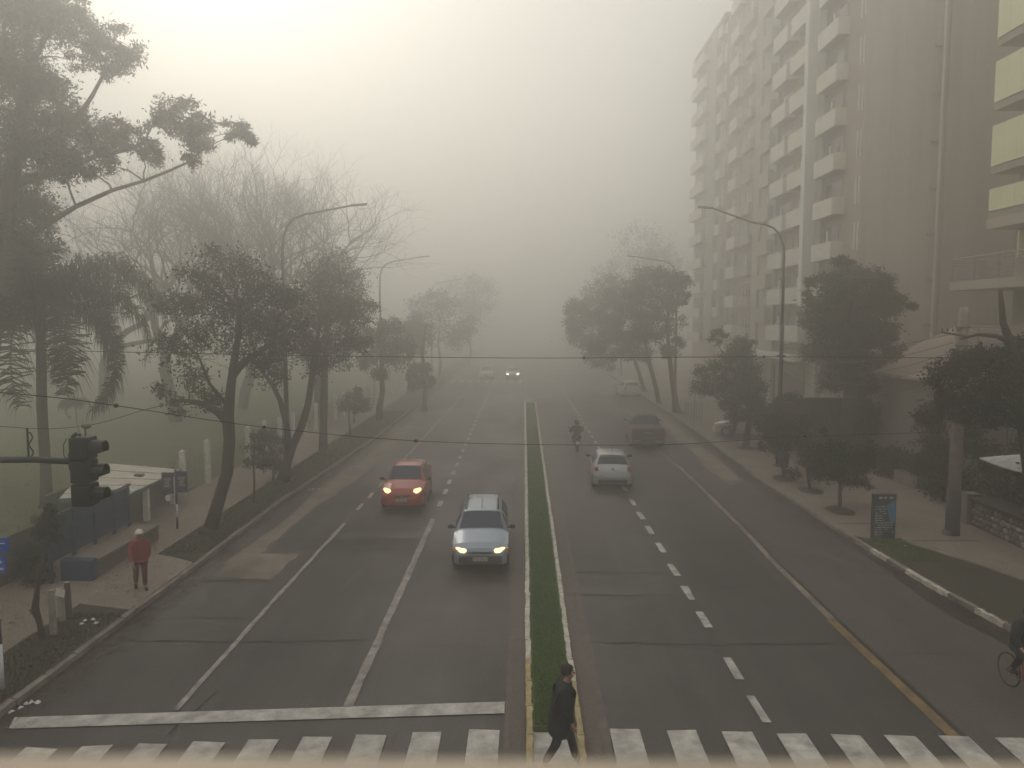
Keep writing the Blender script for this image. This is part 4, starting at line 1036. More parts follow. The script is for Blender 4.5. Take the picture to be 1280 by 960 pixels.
cable('thin lower span cable with small splices sagging over the cars', [W2(-150, 478), W2(60, 496), W2(145, 507), W2(330, 534), W2(520, 551), W2(700, 556), W2(850, 555), W2(1000, 546), W(1180, 540, up.y - .2)], .009, blobs=[W2(145, 507), W2(330, 534), W2(520, 551), W2(1006, 545)])
cable('thin slack wire hanging behind the traffic signal', [W(-60, 530, 17), W(0, 533, 17), W(60, 536, 17), W(120, 530, 17), W(175, 514, 17), W(225, 501, 18)], .008)
lp = Vector((12.6, 37.8, 0))
for i, (zp, zl, sag) in enumerate([(6.9, 5.95, 15), (6.6, 5.75, 24), (6.3, 5.6, 34), (6.05, 5.3, 40), (5.6, 4.9, 46)]):
    a = Vector((up.x - .25, up.y, zp)); b = Vector((lp.x + .1, lp.y, zl)); mid = [a.lerp(b, k / 6) - Vector((0, 0, sag * .024 * math.sin(math.pi * k / 6))) for k in range(7)]
    cable(('topmost', 'second', 'middle', 'fourth', 'lowest')[i] + ' pale cable of the bundle sagging from the utility pole to the lamp post', mid, .011, 'cable_pale', group='bundle of cables in front of the feathery tree')
cable('pale service wire from the utility pole to the lime screened block', [(up.x + .1, up.y, 7.2), (up.x + 3, up.y + 3, 6.9), (23.0, 32, 7.6)], .011, 'cable_pale')
cable('dark service wire from the utility pole to the taupe tower pipe', [(up.x - .1, up.y, 6.95), W(1160, 424, 34), W(1120, 436, 42), W(1085, 440, 50)], .012, 'cable_pale')

# traffic signal on a mast arm
ht = W(104, 545, 12.6); hb = W(104, 632, 12.6)
sx = ht.x; sy = 12.6
t = thing('traffic_signal', 'black three lamp traffic signal on a horizontal mast arm', 'traffic light', (-10.2, sy, .13))
mb = MB(); mb.tube([(-10.2, sy, .13), (-10.2, sy, 3), (-10.2, sy, 5.2)], [.10, .09, .08], 10); mb.build('mast', M['black'], t, smooth=True)
za = W(60, 576, sy).z
mb = MB(); mb.tube([(-10.2, sy, za - .05), (-9.2, sy, za + .01), (-8.2, sy, za + .02), (sx - .2, sy, za - .01)], .055, 8); mb.build('mast_arm', M['black'], t, smooth=True)
hw = .17
body = None
hh = (ht.z - hb.z) / 3
for i in range(3):
    z1 = ht.z - i * hh
    mb = MB(); mb.box(sx - hw, sx + hw - .02, sy - .16, sy + .16, z1 - hh + .008, z1 - .008); sec = mb.build('signal_section', M['black'], t, bevel=.025)
    zc = z1 - hh / 2
    # visor: open half tube over a dark lens, facing across the avenue
    mb = MB(); v = []; n = 12
    for k in range(n + 1):
        a = math.radians(-50 + 280 * k / n)
        for xx, rr in ((sx + hw - .02, .135), (sx + hw + .19 - .12 * (1 if k in (0, n) else 0), .128)):
            v.append((xx, sy + rr * math.cos(a), zc + rr * math.sin(a)))
            v.append((xx, sy + (rr - .008) * math.cos(a), zc + (rr - .008) * math.sin(a)))
    f = []
    for k in range(n):
        b = 4 * k; f += [(b, b + 4, b + 6, b + 2), (b + 1, b + 3, b + 7, b + 5), (b + 2, b + 6, b + 7, b + 3)]
    mb.add(v, f); mb.build('visor', M['black'], sec)
    mb = MB(); mb.ball((sx + hw, sy, zc), (.05, .115, .115), 12, 8); mb.build('lens', M['pane'], sec, smooth=True)
mb = MB(); mb.box(sx - hw - .06, sx - hw - .002, sy - .08, sy + .08, za - .14, za + .14); mb.build('arm_clamp', M['black'], t, bevel=.01)
mb = MB(); mb.tube([(sx - hw + .05, sy - .1, ht.z), (sx - .05, sy - .12, ht.z + .05), (sx + .02, sy - .1, ht.z + .03)], .035, 6); mb.build('cable_gland', M['black'], t)
mb = MB(); mb.tube([(sx - .18, sy - .17, ht.z - .02), (sx - .235, sy - .17, ht.z - .12), (sx - .24, sy - .17, ht.z - .3), (sx - .19, sy - .15, za + .03)], .009, 5); mb.build('loose_wire', M['black'], t)
mb = MB(); mb.tube([(sx + .04, sy, ht.z), (sx + .04, sy, ht.z + .14)], .014, 6); st = mb.build('camera_stalk', M['galv'], t)
mb = MB(); mb.ball((sx + .06, sy, ht.z + .17), (.09, .06, .05), 8, 5); mb.build('small_camera', M['stone'], t)
ax = W(36, 575, sy).x
mb = MB(); mb.tube([(ax, sy, za + .06), (ax, sy, za + .55)], .018, 6); mb.build('antenna_rod', M['dark_steel'], t)
mb = MB(); mb.tube([(ax + .05 + .035 * math.sin(i * 1.1), sy, za + .08 + i * .045) for i in range(10)], .013, 5); mb.build('coiled_wire', M['dark_steel'], t)

# blue route sign at the left edge
sb = G(3, 862, .12)
t = thing('road_sign', 'blue route plates with white arrows on a banded white and blue post', 'sign', sb)
zs = [.12, 1.05, 1.55, 2.35]; post_m = [M['sign_white'], M['sign_navy'], M['sign_white']]
for i in range(3):
    mb = MB(); mb.tube([(sb.x, sb.y, zs[i] + (.002 if i else 0)), (sb.x, sb.y, zs[i + 1])], .045, 10); mb.build('post_band', post_m[i], t, smooth=True)
mb = MB(); mb.tube([(sb.x, sb.y, 2.352), (sb.x, sb.y, 3.1)], .03, 8); mb.build('post', M['galv'], t)
def plate(t, cx, y, z0, z1, w, m, shapes=(), wm='sign_white', name='sign_plate', slant=0):
    mb = MB(); mb.add([(cx - w / 2, y, z0), (cx + w / 2, y, z0 + slant), (cx + w / 2, y, z1 + slant), (cx - w / 2, y, z1), (cx - w / 2, y + .02, z0), (cx + w / 2, y + .02, z0 + slant), (cx + w / 2, y + .02, z1 + slant), (cx - w / 2, y + .02, z1)],
                      [(0, 1, 2, 3), (7, 6, 5, 4), (0, 4, 5, 1), (1, 5, 6, 2), (2, 6, 7, 3), (3, 7, 4, 0)])
    p = mb.build(name, m, t)
    for poly in shapes:
        mb = MB(); mb.sheet([(cx + u * w, y - .004, z0 + vv * (z1 - z0)) for u, vv in poly]); mb.build('sign_mark', M[wm], p)
    return p
def arrow(cx, cy, s, d=1, asp=1.0):
    return [(cx - .5 * s * d, cy - .12 * s * asp), (cx + .05 * s * d, cy - .12 * s * asp), (cx + .05 * s * d, cy - .38 * s * asp), (cx + .5 * s * d, cy), (cx + .05 * s * d, cy + .38 * s * asp), (cx + .05 * s * d, cy + .12 * s * asp), (cx - .5 * s * d, cy + .12 * s * asp)]
z1 = W(5, 673, sb.y).z; z0 = W(5, 691, sb.y).z
plate(t, sb.x + .02, sb.y - .07, z0, z1, .62, M['sign_blue'], [[(-.4, .62), (.4, .70), (.4, .78), (-.4, .70)], [(-.4, .30), (.25, .36), (.25, .44), (-.4, .38)]], slant=.03)
z1 = W(5, 694, sb.y).z; z0 = W(5, 715, sb.y).z
plate(t, sb.x - .02, sb.y - .07, z0, z1, .56, M['sign_blue'], [arrow(.2, .66, .42, 1, 1.2), arrow(.2, .26, .42, -1, 1.2), [(-.42, .2), (-.1, .2), (-.1, .8), (-.42, .8)]])
# navy plates on the pavement
sb = G(222, 661, .13)
t = thing('road_sign', 'two navy plates side by side on a banded pavement post', 'sign', sb)
zz = [.13, .55, 1.0, 2.45]
for i, mm in enumerate(('sign_navy', 'sign_white', 'galv')):
    mb = MB(); mb.tube([(sb.x, sb.y, zz[i] + (.002 if i else 0)), (sb.x, sb.y, zz[i + 1])], .04, 8); mb.build('post_band', M[mm], t, smooth=True)
for cx, dz in ((-.27, 0), (.22, .04)):
    p = plate(t, sb.x + cx, sb.y - .05, 1.38 + dz, 2.12 + dz, .40, M['sign_navy'], [[(-.3, .62), (.3, .62), (.3, .74), (-.3, .74)], [(-.3, .30), (.3, .30), (.3, .42), (-.3, .42)], arrow(0, .52, .4)], 'pole_wood')
mb = MB(); mb.ball((sb.x - .27, sb.y - .05, 1.22), (.10, .02, .12), 8, 5); mb.build('round_plate', M['white_post'], t)

# left boundary: rendered wall, then white posts with wire
t = thing('boundary_wall', 'low rendered boundary wall with piers behind the bus stop', 'wall', (-14.3, 14, .1))
for i in range(6):
    y = 13 + i * 3.0
    mb = MB(); mb.box(-14.42, -14.24, y + .13, y + 2.87, .05, 1.35 + .1 * random.random()); mb.build('wall_panel', M['wall_conc'], t)
    mb = MB(); mb.box(-14.48, -14.18, y - .12, y + .12, .05, 1.62); mb.build('pier', M['wall_conc'], t, bevel=.015)
t = thing('wire_fence', 'long wire fence on white concrete posts along the left pavement', 'fence', (-14.0, 31, .1))
post = None; yy = 31.0; k = 0
while yy < 112:
    x = -14.05 + min(1.2, (yy - 31) * .022)
    if post is None:
        mb = MB(); mb.box(-.10, .10, -.10, .10, 0, 1.85); mb.add([(-.10, -.10, 1.852), (.10, -.10, 1.852), (.10, .10, 1.852), (-.10, .10, 1.852), (0, 0, 1.93)], [(0, 1, 4), (1, 2, 4), (2, 3, 4), (3, 0, 4)])
        post = mb.build('fence_post', M['white_post'], t, world=False); post.location = Vector((x, yy, .1)) - wloc(t)
    else: inst(post, t, Vector((x, yy, .1)) - wloc(t), 0, scale=(1, 1, random.uniform(.9, 1.05)))
    if yy < 70:
        mb = MB(); x2 = -14.05 + min(1.2, (yy + 2.35 - 31) * .022)
        for zz_ in (.2, .45, .7, .95, 1.2, 1.45): mb.bar((x, yy + .07, zz_), (x2, yy + 2.28, zz_), .012, .012)
        for q in range(1, 9): u = q / 9; mb.bar((x + (x2 - x) * u, yy + 2.35 * u, .15), (x + (x2 - x) * u, yy + 2.35 * u, 1.5), .01, .01)
        mb.build('wire_mesh', M['wire'], t)
    yy += 2.35; k += 1
# low shelter roof behind the wall
c0 = Vector((-13.45, 25.4, 1.40)); c1 = Vector((-13.6, 29.8, 1.42)); c2 = Vector((-15.4, 24.8, 1.42)); c3 = Vector((-16.6, 29.0, 1.85))
t = thing('lean_to_shelter', 'low lean-to with a pale sheet roof and white corner post by the wall', 'shelter', (-15.0, 27, .05))
mb = MB()
nrib = 9
for i in range(nrib):
    u0, u1 = i / nrib + .004, (i + 1) / nrib - .004
    q = [c0.lerp(c1, u0), c0.lerp(c1, u1), c2.lerp(c3, u1), c2.lerp(c3, u0)]
    mb = MB(); dz = Vector((0, 0, .03 + .02 * (i % 2))); mb.add([p for p in q] + [p + dz for p in q], [(3, 2, 1, 0), (4, 5, 6, 7), (0, 1, 5, 4), (1, 2, 6, 5), (2, 3, 7, 6), (3, 0, 4, 7)]); mb.build('roof_sheet', M['roof_sheet'], t)
mb = MB(); mb.bar(c0 + Vector((.03, 0, -.03)), c1 + Vector((.03, 0, -.03)), .04, .13); mb.bar(c0 + Vector((0, -.03, -.03)), c2 + Vector((0, -.03, -.03)), .04, .13); mb.build('fascia', M['teal'], t)
for p in (c0 + Vector((-.15, 1.6, 0)), c1 + Vector((-.2, -.3, 0)), c2 + Vector((.3, .4, 0)), c3 + Vector((.3, -.3, 0))):
    mb = MB(); mb.box(p.x - .09, p.x + .09, p.y - .09, p.y + .09, .05, 1.36); mb.build('corner_post', M['white_post'], t)
mb = MB(); mb.box(-16.2, -16.05, 25.2, 28.8, .02, 1.45); mb.build('back_wall', M['wall_conc'], t)

# blue bus stop frame with its bench
t = thing('bus_stop_frame', 'blue steel bus stop screen with rails and a concrete bench', 'bus shelter', (-12.8, 22, .13))
for y in (20.4, 21.5, 22.6, 23.7, 24.6):
    mb = MB(); mb.box(-13.03, -12.95, y - .04, y + .04, .13, 2.0); mb.build('post', M['blue_steel'], t)
for z in (.75, 1.15, 1.55, 1.95):
    mb = MB(); mb.box(-12.945, -12.90, 20.35, 24.65, z, z + .05); mb.build('rail', M['blue_steel'], t)
for i in range(4):
    y = 20.46 + 1.1 * i
    mb = MB(); mb.box(-13.0, -12.985, y, y + .98 if i < 3 else y + .78, .8, 1.9); mb.build('perforated_panel', M['blue_steel'], t)
mb = MB(); mb.box(-12.8, -12.02, 20.9, 24.6, .13, .58); mb.build('bench_block', M['wall_conc'], t, bevel=.02)
mb = MB(); mb.box(-12.84, -11.98, 21.0, 24.65, .583, .66); mb.build('bench_slab', M['sidewalk'], t, bevel=.015)
mb = MB(); mb.box(-12.86, -11.97, 20.6, 20.87, .13, .72); mb.build('bench_end', M['blue_steel'], t, bevel=.02)

# white stub posts and litter on the verge
for (px, pb_, ptp, lab) in ((67, 793, 739, 'tall white square stub post on the grass'), (78, 776, 737, 'white stub post with torn paper tied round it'), (86, 771, 729, 'grey white stub post nearest the blue bench end')):
    g = G(px, pb_, .12); hgt = W(px, ptp, g.y).z
    t = thing('stub_post', lab, 'post', g)
    mb = MB(); mb.add([(g.x + a * .062, g.y + b * .062, .06) for a, b in ((-1, -1), (1, -1), (1, 1), (-1, 1))] + [(g.x + a * .05, g.y + b * .05, hgt) for a, b in ((-1, -1), (1, -1), (1, 1), (-1, 1))], [(3, 2, 1, 0), (4, 5, 6, 7), (0, 1, 5, 4), (1, 2, 6, 5), (2, 3, 7, 6), (3, 0, 4, 7)])
    mb.build('shaft', M['pole_wood'] if px != 86 else M['wall_conc'], t, bevel=.012)
    mb = MB(); mb.box(g.x - .058, g.x + .058, g.y - .058, g.y + .058, hgt + .002, hgt + .035); mb.build('cap', M['pole_wood'], t, bevel=.012)
    if px == 78:
        mb = MB(); mb.add([(g.x - .1, g.y - .1, hgt - .1), (g.x + .14, g.y - .11, hgt - .16), (g.x + .17, g.y - .1, hgt + .03), (g.x - .04, g.y - .09, hgt + .08)], [(0, 1, 2, 3)]); mb.build('torn_paper', M['litter'], t)
def litter(name, label, px, py, s, n, seed, z):
    g = G(px, py, z); r = random.Random(seed); mb = MB()
    for k in range(n):
        c = Vector((g.x + r.gauss(0, s), g.y + r.gauss(0, s * .8), z + .01)); q = []
        for a in range(6):
            an = 6.28 * a / 6; rr = s * r.uniform(.25, .6); q.append(c + Vector((math.cos(an) * rr, math.sin(an) * rr, r.uniform(0, s * .35))))
        b = len(mb.v); mb.add(q + [c + Vector((0, 0, s * r.uniform(.25, .7)))], [(i, (i + 1) % 6, 6) for i in range(6)])
    o = mb.build(name, M['litter']); tag(o, label, 'litter')
litter('crumpled_bag', 'crumpled white plastic bag lying in the left gutter', 30, 884, .13, 5, 1, .0)
litter('paper_scrap', 'torn white paper scraps on the verge behind the stub posts', 107, 779, .12, 5, 2, .12)
litter('paper_scrap', 'small white paper scrap beside the printed panel foot', 1132, 684, .07, 2, 3, .15)
litter('paper_scrap', 'white wrapper lying in the gutter at the painted kerb end', 1088, 694, .07, 2, 4, .012)
litter('paper_scrap', 'pale scraps along the left gutter near the V-trunk tree', 392, 612, .12, 5, 5, .008)

# printed advertising panel
g = G(1103, 673, .14)
t = thing('advertising_panel', 'upright printed panel with a blue image and pale lines of print', 'sign', g, rz=R(4))
mb = MB(); mb.box(-.38, .38, -.09, .09, 0, 1.5); mb.build('panel_body', M['poster_dark'], t, world=False, bevel=.015)
mb = MB(); v = [(.02, -.094, 1.12), (.30, -.094, 1.3), (.34, -.094, 1.28), (.34, -.094, .62), (.22, -.094, .5), (.14, -.094, .72), (.10, -.094, .95)]; mb.sheet(v); mb.build('blue_image', M['poster_blue'], t, world=False)
rd = random.Random(4)
for i in range(13):
    z = 1.08 - i * .078; x = -.33
    while x < .30:
        w = rd.uniform(.05, .14)
        if (x + w < (.06 if z > .55 else .33)) and rd.random() < .85:
            mb = MB(); mb.box(x, x + w, -.097, -.0935, z, z + rd.uniform(.025, .04)); mb.build('print_mark', M['poster_print'], t, world=False)
        x += w + .03
for x0, w in ((-.22, .12), (-.05, .09), (.12, .14)):
    mb = MB(); mb.box(x0, x0 + w, -.097, -.0935, 1.36, 1.42); mb.build('print_mark', M['poster_print'], t, world=False)
for x in (-.3, .3):
    mb = MB(); mb.box(x - .04, x + .04, -.14, .14, -.02, -.002); mb.build('foot', M['dark_steel'], t, world=False)

# stone wall, coping and end pillar of the right garden
wx = 15.75
t = thing('stone_wall', 'rubble stone wall with a dark coping at the edge of the right pavement', 'wall', (wx, 23.5, .13))
mb = MB(); mb.box(wx + .06, wx + .42, 18.5, 26.9, .13, 1.02); mb.build('core', M['mortar'], t)
mb = MB(); mb.box(wx - .12, wx + .9, 18.4, 26.75, 1.03, 1.15); mb.build('coping', M['dark_cap'], t, bevel=.02)
mb = MB(); mb.box(wx - .08, wx + .4, 26.93, 27.4, .13, 1.22); mb.build('end_pillar', M['kerb'], t, bevel=.02)
prot = []
rs = random.Random(8)
for k in range(6):
    mb = MB(); n = 7; w, h = rs.uniform(.11, .16), rs.uniform(.085, .11)
    ring = [(math.cos(6.28 * i / n) * w * rs.uniform(.85, 1.12), math.sin(6.28 * i / n) * h * rs.uniform(.85, 1.12)) for i in range(n)]
    v = [(.10, a, b) for a, b in ring] + [(-.01 + rs.uniform(-.01, .01), a * .9, b * .9) for a, b in ring] + [(-.05, 0, 0)]
    mb.add(v, [(i, (i + 1) % n, n + (i + 1) % n, n + i) for i in range(n)] + [(n + i, n + (i + 1) % n, 2 * n) for i in range(n)]); prot.append(mb)
pr = {}
for row in range(4):
    y = 18.6 + (row % 2) * .12
    while y < 26.75:
        k = rs.randrange(6); mm = 'stone_pale' if rs.random() < .35 else 'stone'; loc = Vector((wx + .03, y, .26 + row * .205)) - wloc(t)
        if (k, mm) not in pr: o = prot[k].build('stone', M[mm], t, world=False); o.location = loc; pr[(k, mm)] = o
        else: inst(pr[(k, mm)], t, loc)
        y += .27
# white canopy on a dark post
cx, cyy, cz = 17.6, 25.9, 2.48
t = thing('canopy', 'white fabric canopy on a dark post behind the stone wall', 'canopy', (cx, cyy, .13))
mb = MB(); v = []; n = 8
for j, (rr, zz_) in enumerate(((1.95, -.02), (1.3, .14), (.6, .28))):
    for k in range(4):
        for m_ in range(4):
            a0 = (math.cos(R(45 + 90 * k)), math.sin(R(45 + 90 * k))); a1 = (math.cos(R(135 + 90 * k)), math.sin(R(135 + 90 * k))); u = m_ / 4
            v.append((cx + rr * (a0[0] + (a1[0] - a0[0]) * u), cyy + rr * (a0[1] + (a1[1] - a0[1]) * u), cz + zz_ - (.06 * math.sin(math.pi * u) if j == 0 else 0)))
f = [(j * 16 + i, j * 16 + (i + 1) % 16, (j + 1) * 16 + (i + 1) % 16, (j + 1) * 16 + i) for j in range(2) for i in range(16)]
v.append((cx, cyy, cz + .40)); f += [(32 + i, 32 + (i + 1) % 16, 48) for i in range(16)]
v2 = [(a, b, c - .05) for a, b, c in v[:16]]; nb = len(v); v += v2; f += [(i, nb + i, nb + (i + 1) % 16, (i + 1) % 16) for i in range(16)]
mb.add(v, f); mb.build('fabric', M['canvas'], t)
mb = MB(); mb.tube([(cx - .4, cyy, .13), (cx - .4, cyy, cz + .25)], .05, 8); mb.build('post', M['dark_steel'], t)
for k in range(4):
    a = R(45 + 90 * k); mb = MB(); mb.tube([(cx - .4 * (1 if k else 1), cyy, cz + .2), (cx + 1.85 * math.cos(a), cyy + 1.85 * math.sin(a), cz - .05)], .015, 5); mb.build('rib', M['dark_steel'], t)
# low planter wall, ramp wall, garden wall, brown roofed outbuilding
def wall_run(name, label, a, b, h0, h1, th, m, cap=None, z0=.1):
    t = thing(name, label, 'wall', (a[0], a[1], z0)); a = Vector((a[0], a[1], 0)); b = Vector((b[0], b[1], 0)); d = (b - a).normalized(); nrm = Vector((-d.y, d.x, 0)) * th / 2
    mb = MB(); v = [(a + nrm) + Vector((0, 0, z0)), (b + nrm) + Vector((0, 0, z0)), (b - nrm) + Vector((0, 0, z0)), (a - nrm) + Vector((0, 0, z0)), (a + nrm) + Vector((0, 0, h0)), (b + nrm) + Vector((0, 0, h1)), (b - nrm) + Vector((0, 0, h1)), (a - nrm) + Vector((0, 0, h0))]
    mb.add(v, [(3, 2, 1, 0), (4, 5, 6, 7), (0, 1, 5, 4), (1, 2, 6, 5), (2, 3, 7, 6), (3, 0, 4, 7)]); mb.build('wall_body', M[m], t)
    if cap:
        mb = MB(); n2 = nrm * 1.3; v = [a + n2 + Vector((0, 0, h0 + .003)), b + n2 + Vector((0, 0, h1 + .003)), b - n2 + Vector((0, 0, h1 + .003)), a - n2 + Vector((0, 0, h0 + .003))]; v = v + [p + Vector((0, 0, .07)) for p in v]
        mb.add(v, [(3, 2, 1, 0), (4, 5, 6, 7), (0, 1, 5, 4), (1, 2, 6, 5), (2, 3, 7, 6), (3, 0, 4, 7)]); mb.build('coping', M[cap], t)
wall_run('planter_wall', 'short pale planter wall at the end of the broad pavement', G(1121, 600, .13), G(1150, 611, .13), .62, .62, .3, 'kerb')
wall_run('ramp_wall', 'sloping pale ramp wall behind the utility pole', G(1198, 622, .13), G(1290, 655, .13), .95, .75, .3, 'kerb', z0=.1)
wall_run('garden_wall', 'dark garden wall with a thin pale coping below the tower', (14.3, 44), (21.5, 44), 2.85, 2.85, .25, 'wall_conc', 'b2_band')
t = thing('outbuilding', 'low brown roofed outbuilding with a pale broken eave beside the side wall', 'building', (20, 38, .13))
mb = MB(); mb.box(19.5, 23.5, 33, 43, .13, 4.35); mb.build('wall', M['b2_wall'], t)
mb = MB(); v = [(19.0, 32.6, 4.5), (19.0, 43.4, 4.5), (24.0, 43.4, 6.9), (24.0, 32.6, 6.9)]; mb.add(v + [(a, b, c - .12) for a, b, c in v], [(3, 2, 1, 0), (4, 5, 6, 7), (0, 1, 5, 4), (1, 2, 6, 5), (2, 3, 7, 6), (3, 0, 4, 7)]); mb.build('roof', M['b1_brown'], t)
for i in range(9):
    y = 32.7 + i * 1.18; mb = MB(); mb.box(18.9, 18.995, y, y + random.uniform(.85, 1.12), 4.42, 4.56); mb.build('eave_trim', M['b2_band'], t)

# litter bin by the round young tree
g = G(978, 592, .13)
t = thing('litter_bin', 'dark green litter bin on a post before the round young tree', 'bin', g)
mb = MB(); mb.tube([g, g + Vector((0, 0, .5))], .03, 6); mb.build('post', M['dark_steel'], t)
mb = MB(); v = []
for w, z in ((.17, .32), (.22, .95)):
    v += [(g.x + a * w, g.y - .1 + b * w, g.z + z) for a, b in ((-1, -1), (1, -1), (1, 1), (-1, 1))]
mb.add(v, [(3, 2, 1, 0), (0, 1, 5, 4), (1, 2, 6, 5), (2, 3, 7, 6), (3, 0, 4, 7), (4, 5, 6, 7)]); mb.build('bucket', M['bin_green'], t, bevel=.02)
mb = MB(); mb.box(g.x - .24, g.x + .24, g.y - .34, g.y + .14, g.z + .955, g.z + 1.0); mb.build('rim', M['bin_green'], t)
# soil pits round the young trees
for px, py in ((1050, 638), (1013, 613), (981, 598), (933, 560), (915, 549)):
    g = G(px, py, .14); mb = MB(); n = 14
    mb.sheet([(g.x + .55 * math.cos(6.28 * i / n) * random.uniform(.8, 1.1), g.y + .8 * math.sin(6.28 * i / n) * random.uniform(.8, 1.1), .137) for i in range(n)]); mb.build('soil_pit', M['earth'], pave_r)
# tree guard of the sapling up the right pavement
g = G(867, 528, .13)
t = thing('tree_guard', 'thin wire tree guard round a bare stick on the right pavement', 'tree guard', g)
for i in range(6):
    a = 6.28 * i / 6; mb = MB(); mb.tube([(g.x + .6 * math.cos(a), g.y + .6 * math.sin(a), .13), (g.x + .6 * math.cos(a), g.y + .6 * math.sin(a), 1.5)], .02, 4); mb.build('stake', M['wire'], t)
for z in (.5, 1.4):
    mb = MB(); mb.tube([(g.x + .6 * math.cos(6.28 * i / 6), g.y + .6 * math.sin(6.28 * i / 6), z) for i in range(7)], .012, 4); mb.build('hoop', M['wire'], t)
mb = MB(); mb.tube([(g.x, g.y, .13), (g.x + .05, g.y, 2.0)], .03, 5); mb.build('stick', M['bark'], t)

# the footbridge the picture is taken from
t = thing('footbridge', 'tan painted footbridge rail blurred close to the lens', 'footbridge', (0, -1, 0))
mb = MB(); mb.box(-17, 17, -2.4, .22, 5.65, 5.85); mb.build('deck', M['wall_conc'], t)
mb = MB(); mb.tube([(x, .30, 7.183) for x in (-17, -5, 0, 5, 17)], .032, 12); mb.build('top_rail', M['rail_tan'], t, smooth=True)
for i in range(18):
    x = -16.6 + i * 1.95 + .1; mb = MB(); mb.box(x - .025, x + .025, .19, .215, 5.853, 7.13); mb.bar((x, .2, 7.1), (x, .3, 7.15), .03, .03); mb.build('rail_post', M['rail_tan'], t)
for sx_ in (-16.4, 16.4):
    mb = MB(); mb.box(sx_ - .3, sx_ + .3, -1.5, -.7, .0, 5.645); mb.build('column', M['wall_conc'], t)

